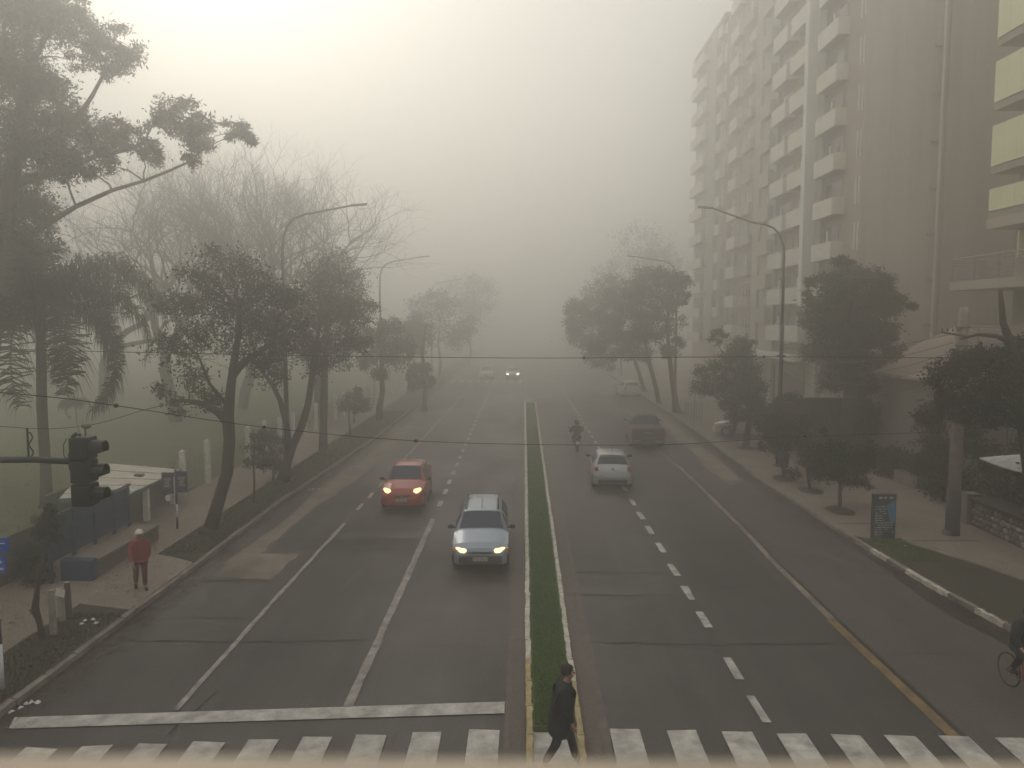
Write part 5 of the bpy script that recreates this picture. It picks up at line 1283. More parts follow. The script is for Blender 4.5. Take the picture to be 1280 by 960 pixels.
# ------------------------------------------------------------------ vehicles
def interp(tab, s):
    if s <= tab[0][0]: return tab[0][1]
    for (a, va), (b, vb) in zip(tab, tab[1:]):
        if s <= b:
            u = (s - a) / (b - a) if b > a else 0; return va + (vb - va) * u
    return tab[-1][1]
def make_car(name, label, cat, spec, loc, rz, paint, group=None, lamps='lamp_off', tails=True, lamp_pos=None, detail=True):
    """body lofted through cross sections; front at -Y of the car, s runs front to rear"""
    t = thing(name, label, cat, loc, rz, group)
    L, Wd = spec['L'], spec['W'] / 2
    top, belt, wtop, plan = spec['top'], spec['belt'], spec['wtop'], spec['plan']
    wr = spec['wr']; wy = (spec['wf'], spec['wb'])
    def sec(s):
        tz, bz, wt, pl = interp(top, s), interp(belt, s), interp(wtop, s), interp(plan, s)
        wm = Wd * pl; sill = .24
        for c in wy:
            d = abs(s - c)
            if d < wr + .07: sill = max(sill, math.sqrt(max(0, (wr + .07) ** 2 - d * d)) + wr - .02)
        mid = min(bz - .16, .62); sill = min(sill, mid + .02)
        return [(0, tz + .012), (wt * .55, tz + .006), (wt * .9, tz - .012), (wt, tz - .045), (wm * .975, bz), (wm, bz - .10), (wm, max(mid, sill + .03) if mid < sill + .03 else mid), (wm * .985, sill + .02), (wm * .93, sill)]
    ss = sorted(set([round(x, 3) for x in list(np.linspace(0, L, 60)) + [a for a, _ in top] + [a for a, _ in plan] + [.02, L - .02]]))
    S = [sec(s) for s in ss]; np_ = len(S[0])
    mb = MB(); v = []
    for s, q in zip(ss, S):
        for x, z in q: v.append((x, s - L / 2, z))
        for x, z in q[1:]: v.append((-x, s - L / 2, z))
    m_ = 2 * np_ - 1; f = []
    def R_(i, k): return i * m_ + k
    def Lf(i, k): return i * m_ + (k if k == 0 else np_ - 1 + k)
    for i in range(len(ss) - 1):
        for k in range(np_ - 1):
            f.append((R_(i, k), R_(i + 1, k), R_(i + 1, k + 1), R_(i, k + 1)))
            f.append((Lf(i, k), Lf(i, k + 1), Lf(i + 1, k + 1), Lf(i + 1, k)))
        f.append((R_(i, np_ - 1), R_(i + 1, np_ - 1), Lf(i + 1, np_ - 1), Lf(i, np_ - 1)))
    for i, rev in ((0, False), (len(ss) - 1, True)):
        loop = [R_(i, k) for k in range(np_)] + [Lf(i, k) for k in range(np_ - 1, 0, -1)]
        f.append(tuple(loop[::-1] if rev else loop))
    mb.add(v, f); body = mb.build('body', M[paint], t, world=False, smooth=True)
    b_ = body.modifiers.new('edges', 'EDGE_SPLIT'); b_.split_angle = R(38)
    # surface patches a few millimetres proud of the body
    def pt(s, k):
        q = sec(s); i = min(int(k), np_ - 2); u = k - i
        return Vector((q[i][0] + (q[i + 1][0] - q[i][0]) * u, s - L / 2, q[i][1] + (q[i + 1][1] - q[i][1]) * u))
    def patch(nm, s0, s1, k0, k1, m, side=0, off=.008, ns=6, nk=5, parent=t, taper=0):
        mb = MB(); V = []
        rng_k = np.linspace(k0, k1, nk)
        for i in range(ns + 1):
            for k in rng_k:
                kk = (k - k0) / (k1 - k0) if k1 > k0 else 0
                sa, sb_ = s0 + taper * (1 - kk), s1 - taper * .6 * (1 - kk)
                s = sa + (sb_ - sa) * i / ns
                p = pt(s, k); e = .01; n = (pt(min(L, s + e), k) - pt(max(0, s - e), k)).cross(pt(s, min(np_ - 1.001, k + .05)) - pt(s, max(0, k - .05)))
                n = n.normalized() if n.length > 1e-9 else Vector((0, 0, 1))
                if n.dot(Vector((p.x, 0, p.z - .5))) < 0: n = -n
                V.append(p + n * off)
        F = [(i * nk + j, i * nk + j + 1, (i + 1) * nk + j + 1, (i + 1) * nk + j) for i in range(ns) for j in range(nk - 1)]
        if side >= 0: mb.add(V, F)
        if side <= 0: mb.add([(-p.x, p.y, p.z) for p in V], [g[::-1] for g in F])
        return mb.build(nm, M[m], parent, world=False, smooth=True)
    a, b = spec['screen']; patch('windscreen', a + .05, b - .03, 0, 2.75, 'glass')
    if spec.get('rear'): a, b = spec['rear']; patch('rear_window', a + .04, b - .05, 0, 2.75, 'glass')
    for (a, b, tp) in spec['side']:
        for sd in (1, -1): patch('side_window', a, b, 3.18, 3.9, 'glass', sd, taper=tp)
    # wheels
    for wyy in wy:
        for sd in (1, -1):
            o = thing_part = None
            x = sd * (Wd - .10)
            mb = MB(); w2 = .10
            mb.lathe([(wr * .60, x - w2), (wr * .95, x - w2 * .95), (wr, x - w2 * .6), (wr, x + w2 * .6), (wr * .95, x + w2 * .95), (wr * .60, x + w2)], 20, 'x', (0, wyy - L / 2, wr)); wh = mb.build('wheel', M['rubber'], t, world=False, smooth=False)
            mb = MB(); mb.lathe([(wr * .58, x + sd * (w2 + .003)), (wr * .5, x + sd * (w2 - .02)), (wr * .15, x + sd * (w2 - .01)), (.03, x + sd * (w2 + .006))], 16, 'x', (0, wyy - L / 2, wr)); mb.build('rim', M['rim'], wh, world=False)
    fz = interp(top, .06)
    # front face: bumper, grille, lamps, plate
    bz = spec.get('bump', (.26, .50)); bm = spec.get('bumpm', paint)
    def bow(nm, y, z0, z1, w, m, dy, sweep, parent=t):
        mb = MB(); n = 8; V = []
        for i in range(n + 1):
            u = -1 + 2 * i / n; x = u * w; yy = y + sweep * u * u * u * u
            for (ddy, z) in ((0, z0), (-dy, z0 + .03), (-dy, z1 - .03), (0, z1)): V.append((x, yy + ddy, z))
        F = [(4 * i + j, 4 * i + 4 + j, 4 * i + 4 + (j + 1) % 4, 4 * i + (j + 1) % 4) for i in range(n) for j in range(4)] + [(3, 2, 1, 0), (4 * n, 4 * n + 1, 4 * n + 2, 4 * n + 3)]
        mb.add(V, F); return mb.build(nm, M[m], parent, world=False, smooth=False)
    bow('front_bumper', -L / 2 - .0, bz[0], bz[1], Wd * .985, bm, .07, .22)
    bow('rear_bumper', L / 2 + .0, bz[0] + .04, bz[1] + .06, Wd * .93, spec.get('rbumpm', bm), -.07, -.12)
    gz = spec['grille']; bow('grille', -L / 2 + .01, gz[0], gz[1], gz[2], 'trim', .03, .03)
    lx, lz, lw, lh, ly = spec['lamp']
    for sd in (1, -1):
        mb = MB(); n = 12; V = []
        for ring, (sc, dy) in enumerate(((1, 0), (.85, -.03), (.45, -.045))):
            for k in range(n):
                an = 6.28 * k / n; cx = math.copysign(abs(math.cos(an)) ** .6, math.cos(an)); cz = math.copysign(abs(math.sin(an)) ** .6, math.sin(an))
                V.append((sd * (lx + cx * lw * sc), -L / 2 + ly + dy + .10 * max(0, cx) * sc, lz + cz * lh * sc + .25 * lh * cx))
        F = [(r * n + k, r * n + (k + 1) % n, (r + 1) * n + (k + 1) % n, (r + 1) * n + k) for r in range(2) for k in range(n)] + [tuple(range(2 * n, 3 * n))]
        mb.add(V, F); h = mb.build('headlight', M[lamps], t, world=False, smooth=True)
        if spec.get('amber'):
            mb = MB(); mb.box(sd * (lx + lw) if sd > 0 else sd * (lx + lw) - .09, sd * (lx + lw) + .09 if sd > 0 else sd * (lx + lw), -L / 2 + ly + .02, -L / 2 + ly + .14, lz - lh * .6, lz + lh * .8); mb.build('indicator', M['indicator'], t, world=False)
    mb = MB(); mb.box(-.22, .22, -L / 2 - .095, -L / 2 - .075, spec['plate'], spec['plate'] + .12); mb.build('number_plate', M['plate'], t, world=False)
    mb = MB(); mb.box(-.22, .22, L / 2 + .008, L / 2 + .03, spec.get('rplate', .75), spec.get('rplate', .75) + .12) if spec.get('rpl', True) else None; mb.v and mb.build('number_plate', M['plate'], t, world=False)
    tx, tz, tw, th = spec['tail']
    for sd in (1, -1):
        mb = MB(); mb.box(sd * tx - tw, sd * tx + tw, L / 2 - .16, L / 2 + .012 + spec.get('taily', 0), tz - th, tz + th); mb.build('tail_light', M['tail'], t, world=False, bevel=.02)
    # mirrors
    ms, mz = spec['mirror']
    for sd in (1, -1):
        mb = MB(); mb.ball((sd * (Wd + .10), ms - L / 2, mz), (.10, .055, .07), 10, 6); mb.bar((sd * (Wd - .06), ms - L / 2, mz - .03), (sd * (Wd + .06), ms - L / 2, mz - .01), .04, .04); mb.build('mirror', M['trim'] if spec.get('mirdark', True) else M[paint], t, world=False, smooth=True)
    if detail:
        for sd in (1, -1):
            for s in spec.get('doors', ()):
                mb = MB(); q = [pt(s, k) + Vector((.004, 0, 0)) for k in (4.05, 5, 6, 6.9)]
                V = []
                for p in q: V += [(sd * p.x, p.y - .006, p.z), (sd * p.x, p.y + .006, p.z)]
                mb.add(V, [(2 * i, 2 * i + 1, 2 * i + 3, 2 * i + 2) for i in range(3)]); mb.build('door_gap', M['trim'], t, world=False)
            for s in spec.get('handles', ()):
                p = pt(s, 5.1); mb = MB(); mb.box(sd * p.x - .015, sd * p.x + .015, p.y - .09, p.y + .09, p.z - .015, p.z + .015); mb.build('door_handle', M['trim'], t, world=False)
        mb = MB(); p = pt(spec['antenna'], 0); mb.tube([p, p + Vector((0, .18, .32))], .006, 4); mb.build('antenna', M['black'], t, world=False)
    return t, pt, L, Wd

wagon = dict(L=4.35, W=1.70, wr=.29, wf=.80, wb=3.35,
    top=[(0, .60), (.05, .70), (.30, .80), (1.05, .95), (1.12, .97), (1.85, 1.37), (2.2, 1.42), (3.2, 1.43), (4.0, 1.38), (4.25, .95), (4.33, .85), (4.35, .6)],
    belt=[(0, .58), (.05, .66), (.3, .76), (1.05, .88), (4.1, .94), (4.35, .62)],
    wtop=[(0, .60), (.3, .66), (1.0, .70), (1.12, .70), (1.85, .58), (2.5, .58), (4.0, .56), (4.25, .66), (4.35, .62)],
    plan=[(0, .80), (.04, .88), (.15, .95), (.4, .99), (1, 1), (3.6, 1), (4.15, .97), (4.31, .90), (4.35, .84)],
    screen=(1.12, 1.85), rear=(4.0, 4.25), side=[(1.55, 2.22, .35), (2.30, 3.05, 0), (3.13, 3.95, 0)], bump=(.24, .50), bumpm='trim', grille=(.53, .62, .40), lamp=(.56, .645, .17, .075, .03), amber=True, plate=.36, tail=(.70, .80, .08, .16), mirror=(1.42, .98), doors=(1.3, 2.26, 3.1), handles=(2.1, 2.9), antenna=1.95, rplate=.65)
g = G(598, 716); t, pt, L, Wd = make_car('station_wagon', 'blue grey station wagon with roof rails and lit headlights', 'car', wagon, (g.x, g.y + 2.15, .02), R(1.5), 'car_bluegrey', lamps='lamp_on')
for sd in (1, -1):
    mb = MB(); mb.tube([(sd * .52, 2.0 - L / 2, 1.40), (sd * .52, 2.08 - L / 2, 1.49), (sd * .52, 3.7 - L / 2, 1.49), (sd * .52, 3.8 - L / 2, 1.40)], .024, 6); mb.build('roof_rail', M['trim'], t, world=False)
mb = MB(); mb.box(-.03, .03, -L / 2 - .055, -L / 2 - .04, .565, .60); mb.build('badge', M['chrome'], t, world=False)
hatch = dict(L=3.80, W=1.68, wr=.28, wf=.72, wb=3.12,
    top=[(0, .56), (.04, .68), (.25, .84), (.80, .99), (.95, 1.02), (1.70, 1.46), (2.1, 1.52), (2.9, 1.49), (3.3, 1.42), (3.68, 1.0), (3.77, .85), (3.80, .55)],
    belt=[(0, .54), (.04, .64), (.25, .80), (.9, .93), (3.5, 1.0), (3.8, .6)],
    wtop=[(0, .50), (.25, .58), (.9, .68), (1.7, .56), (2.4, .57), (3.3, .54), (3.68, .66), (3.8, .60)],
    plan=[(0, .70), (.04, .82), (.16, .92), (.4, .985), (.8, 1), (3.0, 1), (3.5, .97), (3.74, .88), (3.8, .80)],
    screen=(.95, 1.70), rear=(3.3, 3.68), side=[(1.35, 2.05, .4), (2.12, 2.85, 0), (2.9, 3.2, 0)], bump=(.24, .52), bumpm='car_red', grille=(.56, .64, .32), lamp=(.58, .76, .15, .115, .14), plate=.40, tail=(.70, .92, .07, .18), mirror=(1.2, 1.03), doors=(1.15, 2.08, 2.88), handles=(1.95, 2.7), antenna=2.0, rplate=.7)
g = G(501, 640); t, pt, L, Wd = make_car('hatchback', 'red hatchback with lit headlights and a bright V grille', 'car', hatch, (g.x, g.y + 1.9, .02), R(1.2), 'car_red', lamps='lamp_on')
for sd in (1, -1):
    mb = MB(); mb.bar((0, -L / 2 - .055, .57), (sd * .17, -L / 2 - .03, .68), .03, .035); mb.build('grille_chevron', M['chrome'], t, world=False)
mb = MB(); mb.lathe([(.06, -L / 2 - .075), (.06, -L / 2 - .06)], 12, 'y', (0, 0, .61)); mb.build('badge', M['chrome'], t, world=False)
hatch2 = dict(hatch, L=4.05, W=1.75, wf=.82, wb=3.38, wr=.31, bumpm='car_silver', bump=(.22, .56), rbumpm='car_silver', tail=(.70, .90, .085, .085), taily=.012, rplate=.50, mirror=(1.35, 1.02), rpl=False,
    top=[(0, .56), (.04, .70), (.30, .80), (.95, .95), (1.05, .98), (1.75, 1.40), (2.2, 1.46), (3.1, 1.45), (3.55, 1.40), (3.90, 1.02), (4.00, .88), (4.05, .55)], belt=[(0, .54), (.3, .76), (1, .90), (3.7, .98), (4.05, .62)],
    wtop=[(0, .55), (.3, .64), (1.0, .70), (1.75, .58), (2.4, .58), (3.55, .57), (3.9, .70), (4.05, .64)], plan=[(0, .74), (.04, .84), (.2, .95), (.5, 1), (3.3, 1), (3.8, .98), (4.0, .93), (4.05, .86)],
    screen=(1.05, 1.75), rear=(3.55, 3.90), side=[(1.45, 2.15, .35), (2.22, 2.95, 0), (3.0, 3.42, 0)], lamp=(.60, .70, .16, .08, .05), doors=(1.25, 2.18, 2.98), handles=(2.05, 2.8), antenna=3.2)
g = G(767, 613); t, pt, L, Wd = make_car('hatchback', 'silver hatchback driving away behind the motorcyclist', 'car', hatch2, (g.x + .05, g.y + 2.05, .02), R(180 - 2.5), 'car_silver')
mb = MB(); mb.box(-.62, .62, L / 2 + .05, L / 2 + .09, .30, .46); mb.build('bumper_insert', M['trim'], t, world=False)
mb = MB(); mb.lathe([(.055, L / 2 + .0), (.055, L / 2 + .02)], 12, 'y', (0, 0, .90)); mb.build('badge', M['chrome'], t, world=False)
mb = MB(); mb.box(-.60, .60, 3.45 - L / 2, 3.62 - L / 2, 1.425, 1.45); mb.build('roof_spoiler', M['car_silver'], t, world=False, bevel=.01)
pick = dict(L=5.2, W=1.86, wr=.37, wf=.92, wb=4.05,
    top=[(0, .72), (.05, .90), (.35, 1.05), (1.20, 1.18), (1.3, 1.2), (2.0, 1.68), (2.4, 1.76), (3.0, 1.75), (3.3, 1.68), (3.52, 1.22), (3.56, 1.16), (5.14, 1.16), (5.18, 1.12), (5.2, .6)],
    belt=[(0, .70), (.3, 1.0), (1.2, 1.08), (3.5, 1.12), (5.2, 1.1)],
    wtop=[(0, .70), (.3, .76), (1.2, .80), (2.0, .66), (3.2, .66), (3.52, .80), (3.56, .86), (5.2, .86)],
    plan=[(0, .80), (.05, .9), (.2, .97), (.5, 1), (5.1, 1), (5.2, .97)],
    screen=(1.3, 2.0), rear=(3.26, 3.54), side=[(1.7, 2.38, .35), (2.45, 3.15, 0)], bump=(.34, .62), bumpm='trim', rbumpm='trim', grille=(.70, .92, .5), lamp=(.66, .86, .14, .10, .06), plate=.45, tail=(.86, .98, .075, .19), taily=.02, rplate=.50, mirror=(1.55, 1.2), doors=(1.4, 2.42, 3.2), handles=(2.25, 3.05), antenna=2.2)
g = G(811, 562); t, pt, L, Wd = make_car('pickup_truck', 'graphite crew cab pickup truck driving away in the outer lane', 'pickup', pick, (g.x + .1, g.y + 2.6, .02), R(180 - 3), 'car_dark')
mb = MB(); mb.box(-.80, .80, L / 2 + .002, L / 2 + .03, .62, 1.12); mb.build('tailgate', M['car_dark'], t, world=False, bevel=.015)
mb = MB(); mb.box(-.80, .80, 3.62 - L / 2, L / 2 - .06, 1.172, 1.20); mb.build('bed_cover', M['trim'], t, world=False, bevel=.01)
mb = MB(); mb.box(-.16, .16, L / 2 + .031, L / 2 + .05, .93, .98); mb.build('tailgate_handle', M['chrome'], t, world=False)
for sd in (1, -1):
    mb = MB(); mb.box(sd * .60 - .2, sd * .60 + .2, L / 2 + .07, L / 2 + .10, .42, .52); mb.build('bumper_step', M['chrome'], t, world=False)
# distant and parked cars
far = dict(wagon, amber=False, bumpm='car_white', rear=wagon['rear'])
g = G(612, 473); make_car('hatchback', 'pale car waiting in the fog at the far crossing, lights dim', 'car', dict(hatch, bumpm='car_white'), (-4.6, 94.5, .02), 0, 'car_white', lamps='lamp_off', detail=False)
make_car('hatchback', 'pale car with bright headlights in the fog at the far crossing', 'car', dict(hatch2, bumpm='car_white'), (-1.35, 94.2, .02), 0, 'car_white', lamps='lamp_on_white', detail=False)
g = G(806, 497); make_car('hatchback', 'pale car parked at the misty kerb behind the slim leaning tree', 'car', dict(hatch2, bumpm='car_white', rbumpm='car_white'), (10.0, g.y + 2, .02), R(186), 'car_white', detail=False)
g = G(905, 556, .13); make_car('hatchback', 'white car parked on the pavement behind the bushy oval tree', 'car', dict(hatch2, bumpm='car_white', rbumpm='car_white'), (13.9, 47.5, .14), R(248), 'car_white', detail=False)

# ------------------------------------------------------------------ people
def skin_mesh(name, verts, edges, m, parent, sub=2, root=0):
    """one continuous surface grown over a skeleton of joints with a radius each"""
    me = bpy.data.meshes.new(name); me.from_pydata([v[0] for v in verts], edges, [])
    o = link(name, me, parent); me.materials.append(m)
    sk = o.modifiers.new('skin', 'SKIN'); sk.use_smooth_shade = True
    lay = me.skin_vertices[0].data if me.skin_vertices else None
    if lay is None:
        bm = bmesh.new(); bm.from_mesh(me); bm.verts.layers.skin.verify(); bm.to_mesh(me); bm.free(); lay = me.skin_vertices[0].data
    for i, v in enumerate(verts):
        r = v[1]; lay[i].radius = (r, r) if not hasattr(r, '__len__') else r; lay[i].use_root = (i == root)
    sd = o.modifiers.new('smooth', 'SUBSURF'); sd.levels = sub; sd.render_levels = sub
    return o
def chain(verts, edges, pts, start=None):
    prev = start
    for p in pts:
        verts.append(p); i = len(verts) - 1
        if prev is not None: edges.append((prev, i))
        prev = i
    return prev
def lerp3(a, b, u): return tuple(a[i] + (b[i] - a[i]) * u for i in range(3))
def make_person(name, label, loc, rz, J, coat, trousers, hairm=None, hat=None, scale=1.0, coat_low=.42, fat=1.0, helmet=None):
    """J: joint name -> place, metres, person facing -Y, feet at z=0"""
    t = thing(name, label, 'person', loc, rz); t.scale = (scale,) * 3
    # body: pelvis, spine, neck, head, arms with hands and fingers, legs with feet
    V = []; E = []
    pel = chain(V, E, [(J['pelvis'], .11)])
    ch = chain(V, E, [(J['waist'], .11), (J['chest'], .125), (J['neck0'], .07), (J['neck'], .052), (J['jaw'], .066), (J['head'], .092), (J['crown'], .07)], pel)
    chest = 2
    for sd in ('l', 'r'):
        w = J['wrist_' + sd]; e = J['elbow_' + sd]
        a = chain(V, E, [(J['sh_' + sd], .06), (e, .043), (w, .028)], chest)
        d = Vector(w) - Vector(e); d.normalize(); side = d.cross(Vector((0, 1, .2))).normalized(); fwd = side.cross(d)
        palm_ = Vector(w) + d * .07
        p = chain(V, E, [(tuple(palm_), (.036, .018))], a)
        for k, ln in enumerate((.070, .080, .075, .060)):
            b0 = palm_ + d * .025 + fwd * (.028 - .019 * k)
            b1 = b0 + d * ln * .55 + side * .006; b2 = b1 + d * ln * .4 + side * .022
            chain(V, E, [(tuple(b0), .009), (tuple(b1), .0085), (tuple(b2), .007)], p)
        th = Vector(w) + d * .03 + fwd * .035; chain(V, E, [(tuple(th), .011), (tuple(th + d * .035 + fwd * .018), .009), (tuple(th + d * .06 + fwd * .018), .0075)], a)
        k_ = J['knee_' + sd]; an = J['ankle_' + sd]
        chain(V, E, [(J['hip_' + sd], .085), (k_, .058), (an, .038), (J['toe_' + sd], .032)], pel)
    body = skin_mesh('body', V, E, M['skin'], t, 2, 0)
    hd = Vector(J['head']); f = Vector(J.get('face', (0, -1, 0))).normalized(); rt = f.cross(Vector((0, 0, 1))).normalized()
    mb = MB(); mb.ball(hd + f * .100 - Vector((0, 0, .012)), (.016, .016, .024), 8, 5); mb.build('nose', M['skin'], body, world=False, smooth=True)
    for s in (-1, 1):
        mb = MB(); mb.ball(hd + f * .086 + rt * s * .034 + Vector((0, 0, .012)), .012, 8, 5); mb.build('eye', M['hair'], body, world=False)
        mb = MB(); mb.ball(hd + rt * s * .090 - f * .005, (.014, .018, .03), 8, 5); mb.build('ear', M['skin'], body, world=False, smooth=True)
    mb = MB(); mb.ball(hd + f * .088 - Vector((0, 0, .055)), (.026, .012, .007), 8, 5); mb.build('mouth', M['jacket_red'], body, world=False)
    # hair, cap or helmet
    if helmet:
        mb = MB(); mb.ball(hd + Vector((0, 0, .02)), (.135, .15, .15), 14, 9); mb.build('helmet', M[helmet], t, world=False, smooth=True)
    else:
        mb = MB(); c = hd - f * .022 + Vector((0, 0, .032)); n, m_ = 14, 8; V2 = []; F2 = []
        for i in range(m_ + 1):
            th = math.pi * .62 * i / m_
            for k in range(n):
                a = 6.28 * k / n; dd = Vector((math.cos(a) * math.sin(th), math.sin(a) * math.sin(th), math.cos(th)))
                if dd.dot(f) > .55 and dd.z < .25: dd = dd * .8
                V2.append(c + Vector((dd.x * .108, dd.y * .112, dd.z * .112)) * random.uniform(.98, 1.04))
        for i in range(m_):
            for k in range(n): F2.append((i * n + k, (i + 1) * n + k, (i + 1) * n + (k + 1) % n, i * n + (k + 1) % n))
        mb.add(V2, F2); mb.build('cap' if hat else 'hair', M[hat or hairm], t, world=False, smooth=True)
        if hat:
            mb = MB(); mb.ball(hd + f * .12 + Vector((0, 0, .055)), (.08, .07, .012), 10, 4); mb.build('cap_brim', M[hat], t, world=False, smooth=True)
    # coat with sleeves
    V = []; E = []
    pz = J['pelvis']; hem = (pz[0], pz[1], pz[2] - coat_low + .2)
    r0 = chain(V, E, [(hem, (.20 * fat, .16 * fat)), (lerp3(hem, pz, .6), (.195 * fat, .155 * fat)), (J['waist'], (.185 * fat, .145 * fat)), (J['chest'], (.20 * fat, .15 * fat)), (J['neck0'], (.125, .105)), (lerp3(J['neck0'], J['neck'], .55), (.078, .075))])
    for sd in ('l', 'r'):
        chain(V, E, [(J['sh_' + sd], .088 * fat), (J['elbow_' + sd], .068 * fat), (lerp3(J['elbow_' + sd], J['wrist_' + sd], .93), .05)], 3)
    skin_mesh('coat', V, E, M[coat], t, 2, 2)
    V = []; E = []
    chain(V, E, [((pz[0], pz[1], pz[2] + .03), .135)])
    for sd in ('l', 'r'): chain(V, E, [(J['hip_' + sd], .112), (J['knee_' + sd], .082), (lerp3(J['knee_' + sd], J['ankle_' + sd], .93), .062)], 0)
    skin_mesh('trousers', V, E, M[trousers], t, 2, 0)
    for sd in ('l', 'r'):
        a = Vector(J['ankle_' + sd]); b = Vector(J['toe_' + sd]); d = (b - a); 
        V = []; E = []; chain(V, E, [(tuple(a - Vector((0, 0, .02))), .05), (tuple(a.lerp(b, .2) - Vector((0, 0, .01))), .048), (tuple(a.lerp(b, .75)), .046), (tuple(b), .036)])
        skin_mesh('shoe', V, E, M['shoe'], t, 2, 0)
    return t
def walk_pose(stride=.34, lean=.03, arm=.25, H=1.72, stoop=0.0, hands=None):
    s = H / 1.72
    J = dict(pelvis=(0, 0, .93), waist=(0, -lean * .4, 1.08), chest=(0, -lean - stoop * .5, 1.30), neck0=(0, -lean - stoop, 1.44), neck=(0, -lean * 1.1 - stoop * 1.25, 1.50), jaw=(0, -lean * 1.2 - stoop * 1.5 - .025, 1.555), head=(0, -lean * 1.2 - stoop * 1.6, 1.62), crown=(0, -lean * 1.2 - stoop * 1.6, 1.66))
    for sd, sg, ph in (('l', 1, 1), ('r', -1, -1)):
        J['hip_' + sd] = (sg * .095, 0, .88); fwd = -stride * ph
        if ph > 0: J['knee_' + sd] = (sg * .10, fwd * .55 - .03, .49); J['ankle_' + sd] = (sg * .10, fwd, .09)
        else: J['knee_' + sd] = (sg * .10, fwd * .42 - .05, .48); J['ankle_' + sd] = (sg * .10, fwd, .13)
        a = J['ankle_' + sd]; J['toe_' + sd] = (a[0] + sg * .02, a[1] - .17, .04 if ph > 0 else .035)
        J['sh_' + sd] = (sg * .185, -lean - stoop * .6, 1.37); sw = arm * ph
        J['elbow_' + sd] = (sg * .235, -lean + sw * .5 - stoop * .5, 1.10); J['wrist_' + sd] = (sg * .21, -lean + sw * 1.0 - .06 - stoop * .5, .86)
    if hands == 'pocket':
        for sd, sg in (('l', 1), ('r', -1)): J['elbow_' + sd] = (sg * .26, .05, 1.12); J['wrist_' + sd] = (sg * .20, -.06, .92)
    return {k: tuple(c * s for c in v) for k, v in J.items()}
pp = W(701, 838, 12.05)
make_person('person', 'person in a long black coat crossing the grass median, seen in profile', (.60, 12.05, .03), R(90), walk_pose(.27, .04, .06, 1.74, .05), 'coat_black', 'trousers_dark', 'hair', coat_low=.60, fat=1.5)
g = G(176, 736, .145)
make_person('person', 'person in a red jacket and white cap standing on the paved crossing', (g.x, g.y, .145), R(35), walk_pose(.16, .02, .10, 1.62, .07), 'jacket_red', 'trousers_maroon', hat='cap_white', coat_low=.36, fat=1.2)

# ------------------------------------------------------------------ two wheelers
def wheel(t, y, r, w, spokes=True, tyre='rubber', rim='rim', name='wheel'):
    mb = MB(); n = 24; mN = 8; v = []; f = []
    for i in range(n):
        a = 6.283 * i / n
        for k in range(mN):
            b = 6.283 * k / mN; rr = r - w + w * math.cos(b); v.append((w * math.sin(b), y + rr * math.cos(a), r + rr * math.sin(a)))
    for i in range(n):
        for k in range(mN): f.append((i * mN + k, ((i + 1) % n) * mN + k, ((i + 1) % n) * mN + (k + 1) % mN, i * mN + (k + 1) % mN))
    mb.add(v, f); wh = mb.build(name, M[tyre], t, world=False, smooth=True)
    mb = MB(); mb.tube([(0, y + (r - 2.1 * w) * math.cos(6.283 * i / n), r + (r - 2.1 * w) * math.sin(6.283 * i / n)) for i in range(n + 1)], w * .55, 6, False); mb.build('rim', M[rim], wh, world=False)
    mb = MB(); mb.lathe([(.03, -.05), (.03, .05)], 8, 'x', (0, y, r))
    for i in range(14 if spokes else 6):
        a = 6.283 * i / (14 if spokes else 6); mb.bar((.02 * (-1) ** i, y, r), (0, y + (r - 2 * w) * math.cos(a), r + (r - 2 * w) * math.sin(a)), .004 if spokes else .04, .004 if spokes else .03, (1, 0, 0))
    mb.build('spokes', M['galv'], wh, world=False)
def seated_pose(seat, grip, peg, lean=.15, H=1.0):
    J = dict(pelvis=(0, seat[0], seat[1] + .10), waist=(0, seat[0] - lean * .4, seat[1] + .27), chest=(0, seat[0] - lean, seat[1] + .48), neck0=(0, seat[0] - lean * 1.25, seat[1] + .62), neck=(0, seat[0] - lean * 1.35, seat[1] + .68), jaw=(0, seat[0] - lean * 1.4 - .03, seat[1] + .735), head=(0, seat[0] - lean * 1.4, seat[1] + .80), crown=(0, seat[0] - lean * 1.4, seat[1] + .84))
    for sd, sg in (('l', 1), ('r', -1)):
        J['hip_' + sd] = (sg * .10, seat[0] - .03, seat[1] + .08); pg = peg[0] if sd == 'l' else peg[1]
        J['ankle_' + sd] = (sg * .15, pg[0], pg[1] + .07); J['toe_' + sd] = (sg * .15, pg[0] - .16, pg[1] + .02)
        mid = lerp3(J['hip_' + sd], J['ankle_' + sd], .5); J['knee_' + sd] = (sg * .19, mid[1] - .24, mid[2] + .10)
        J['sh_' + sd] = (sg * .19, seat[0] - lean, seat[1] + .55); g = (sg * grip[0], grip[1], grip[2])
        J['wrist_' + sd] = (g[0], g[1] + .06, g[2] + .02); m = lerp3(J['sh_' + sd], g, .5); J['elbow_' + sd] = (m[0] + sg * .08, m[1] + .05, m[2] - .07)
    return J
g = G(722, 567)
t = thing('motorcycle', 'small dark motorcycle ridden away in the inner lane', 'motorcycle', (g.x, g.y + .9, .02), R(2))
t.rotation_euler = (0, 0, R(0))
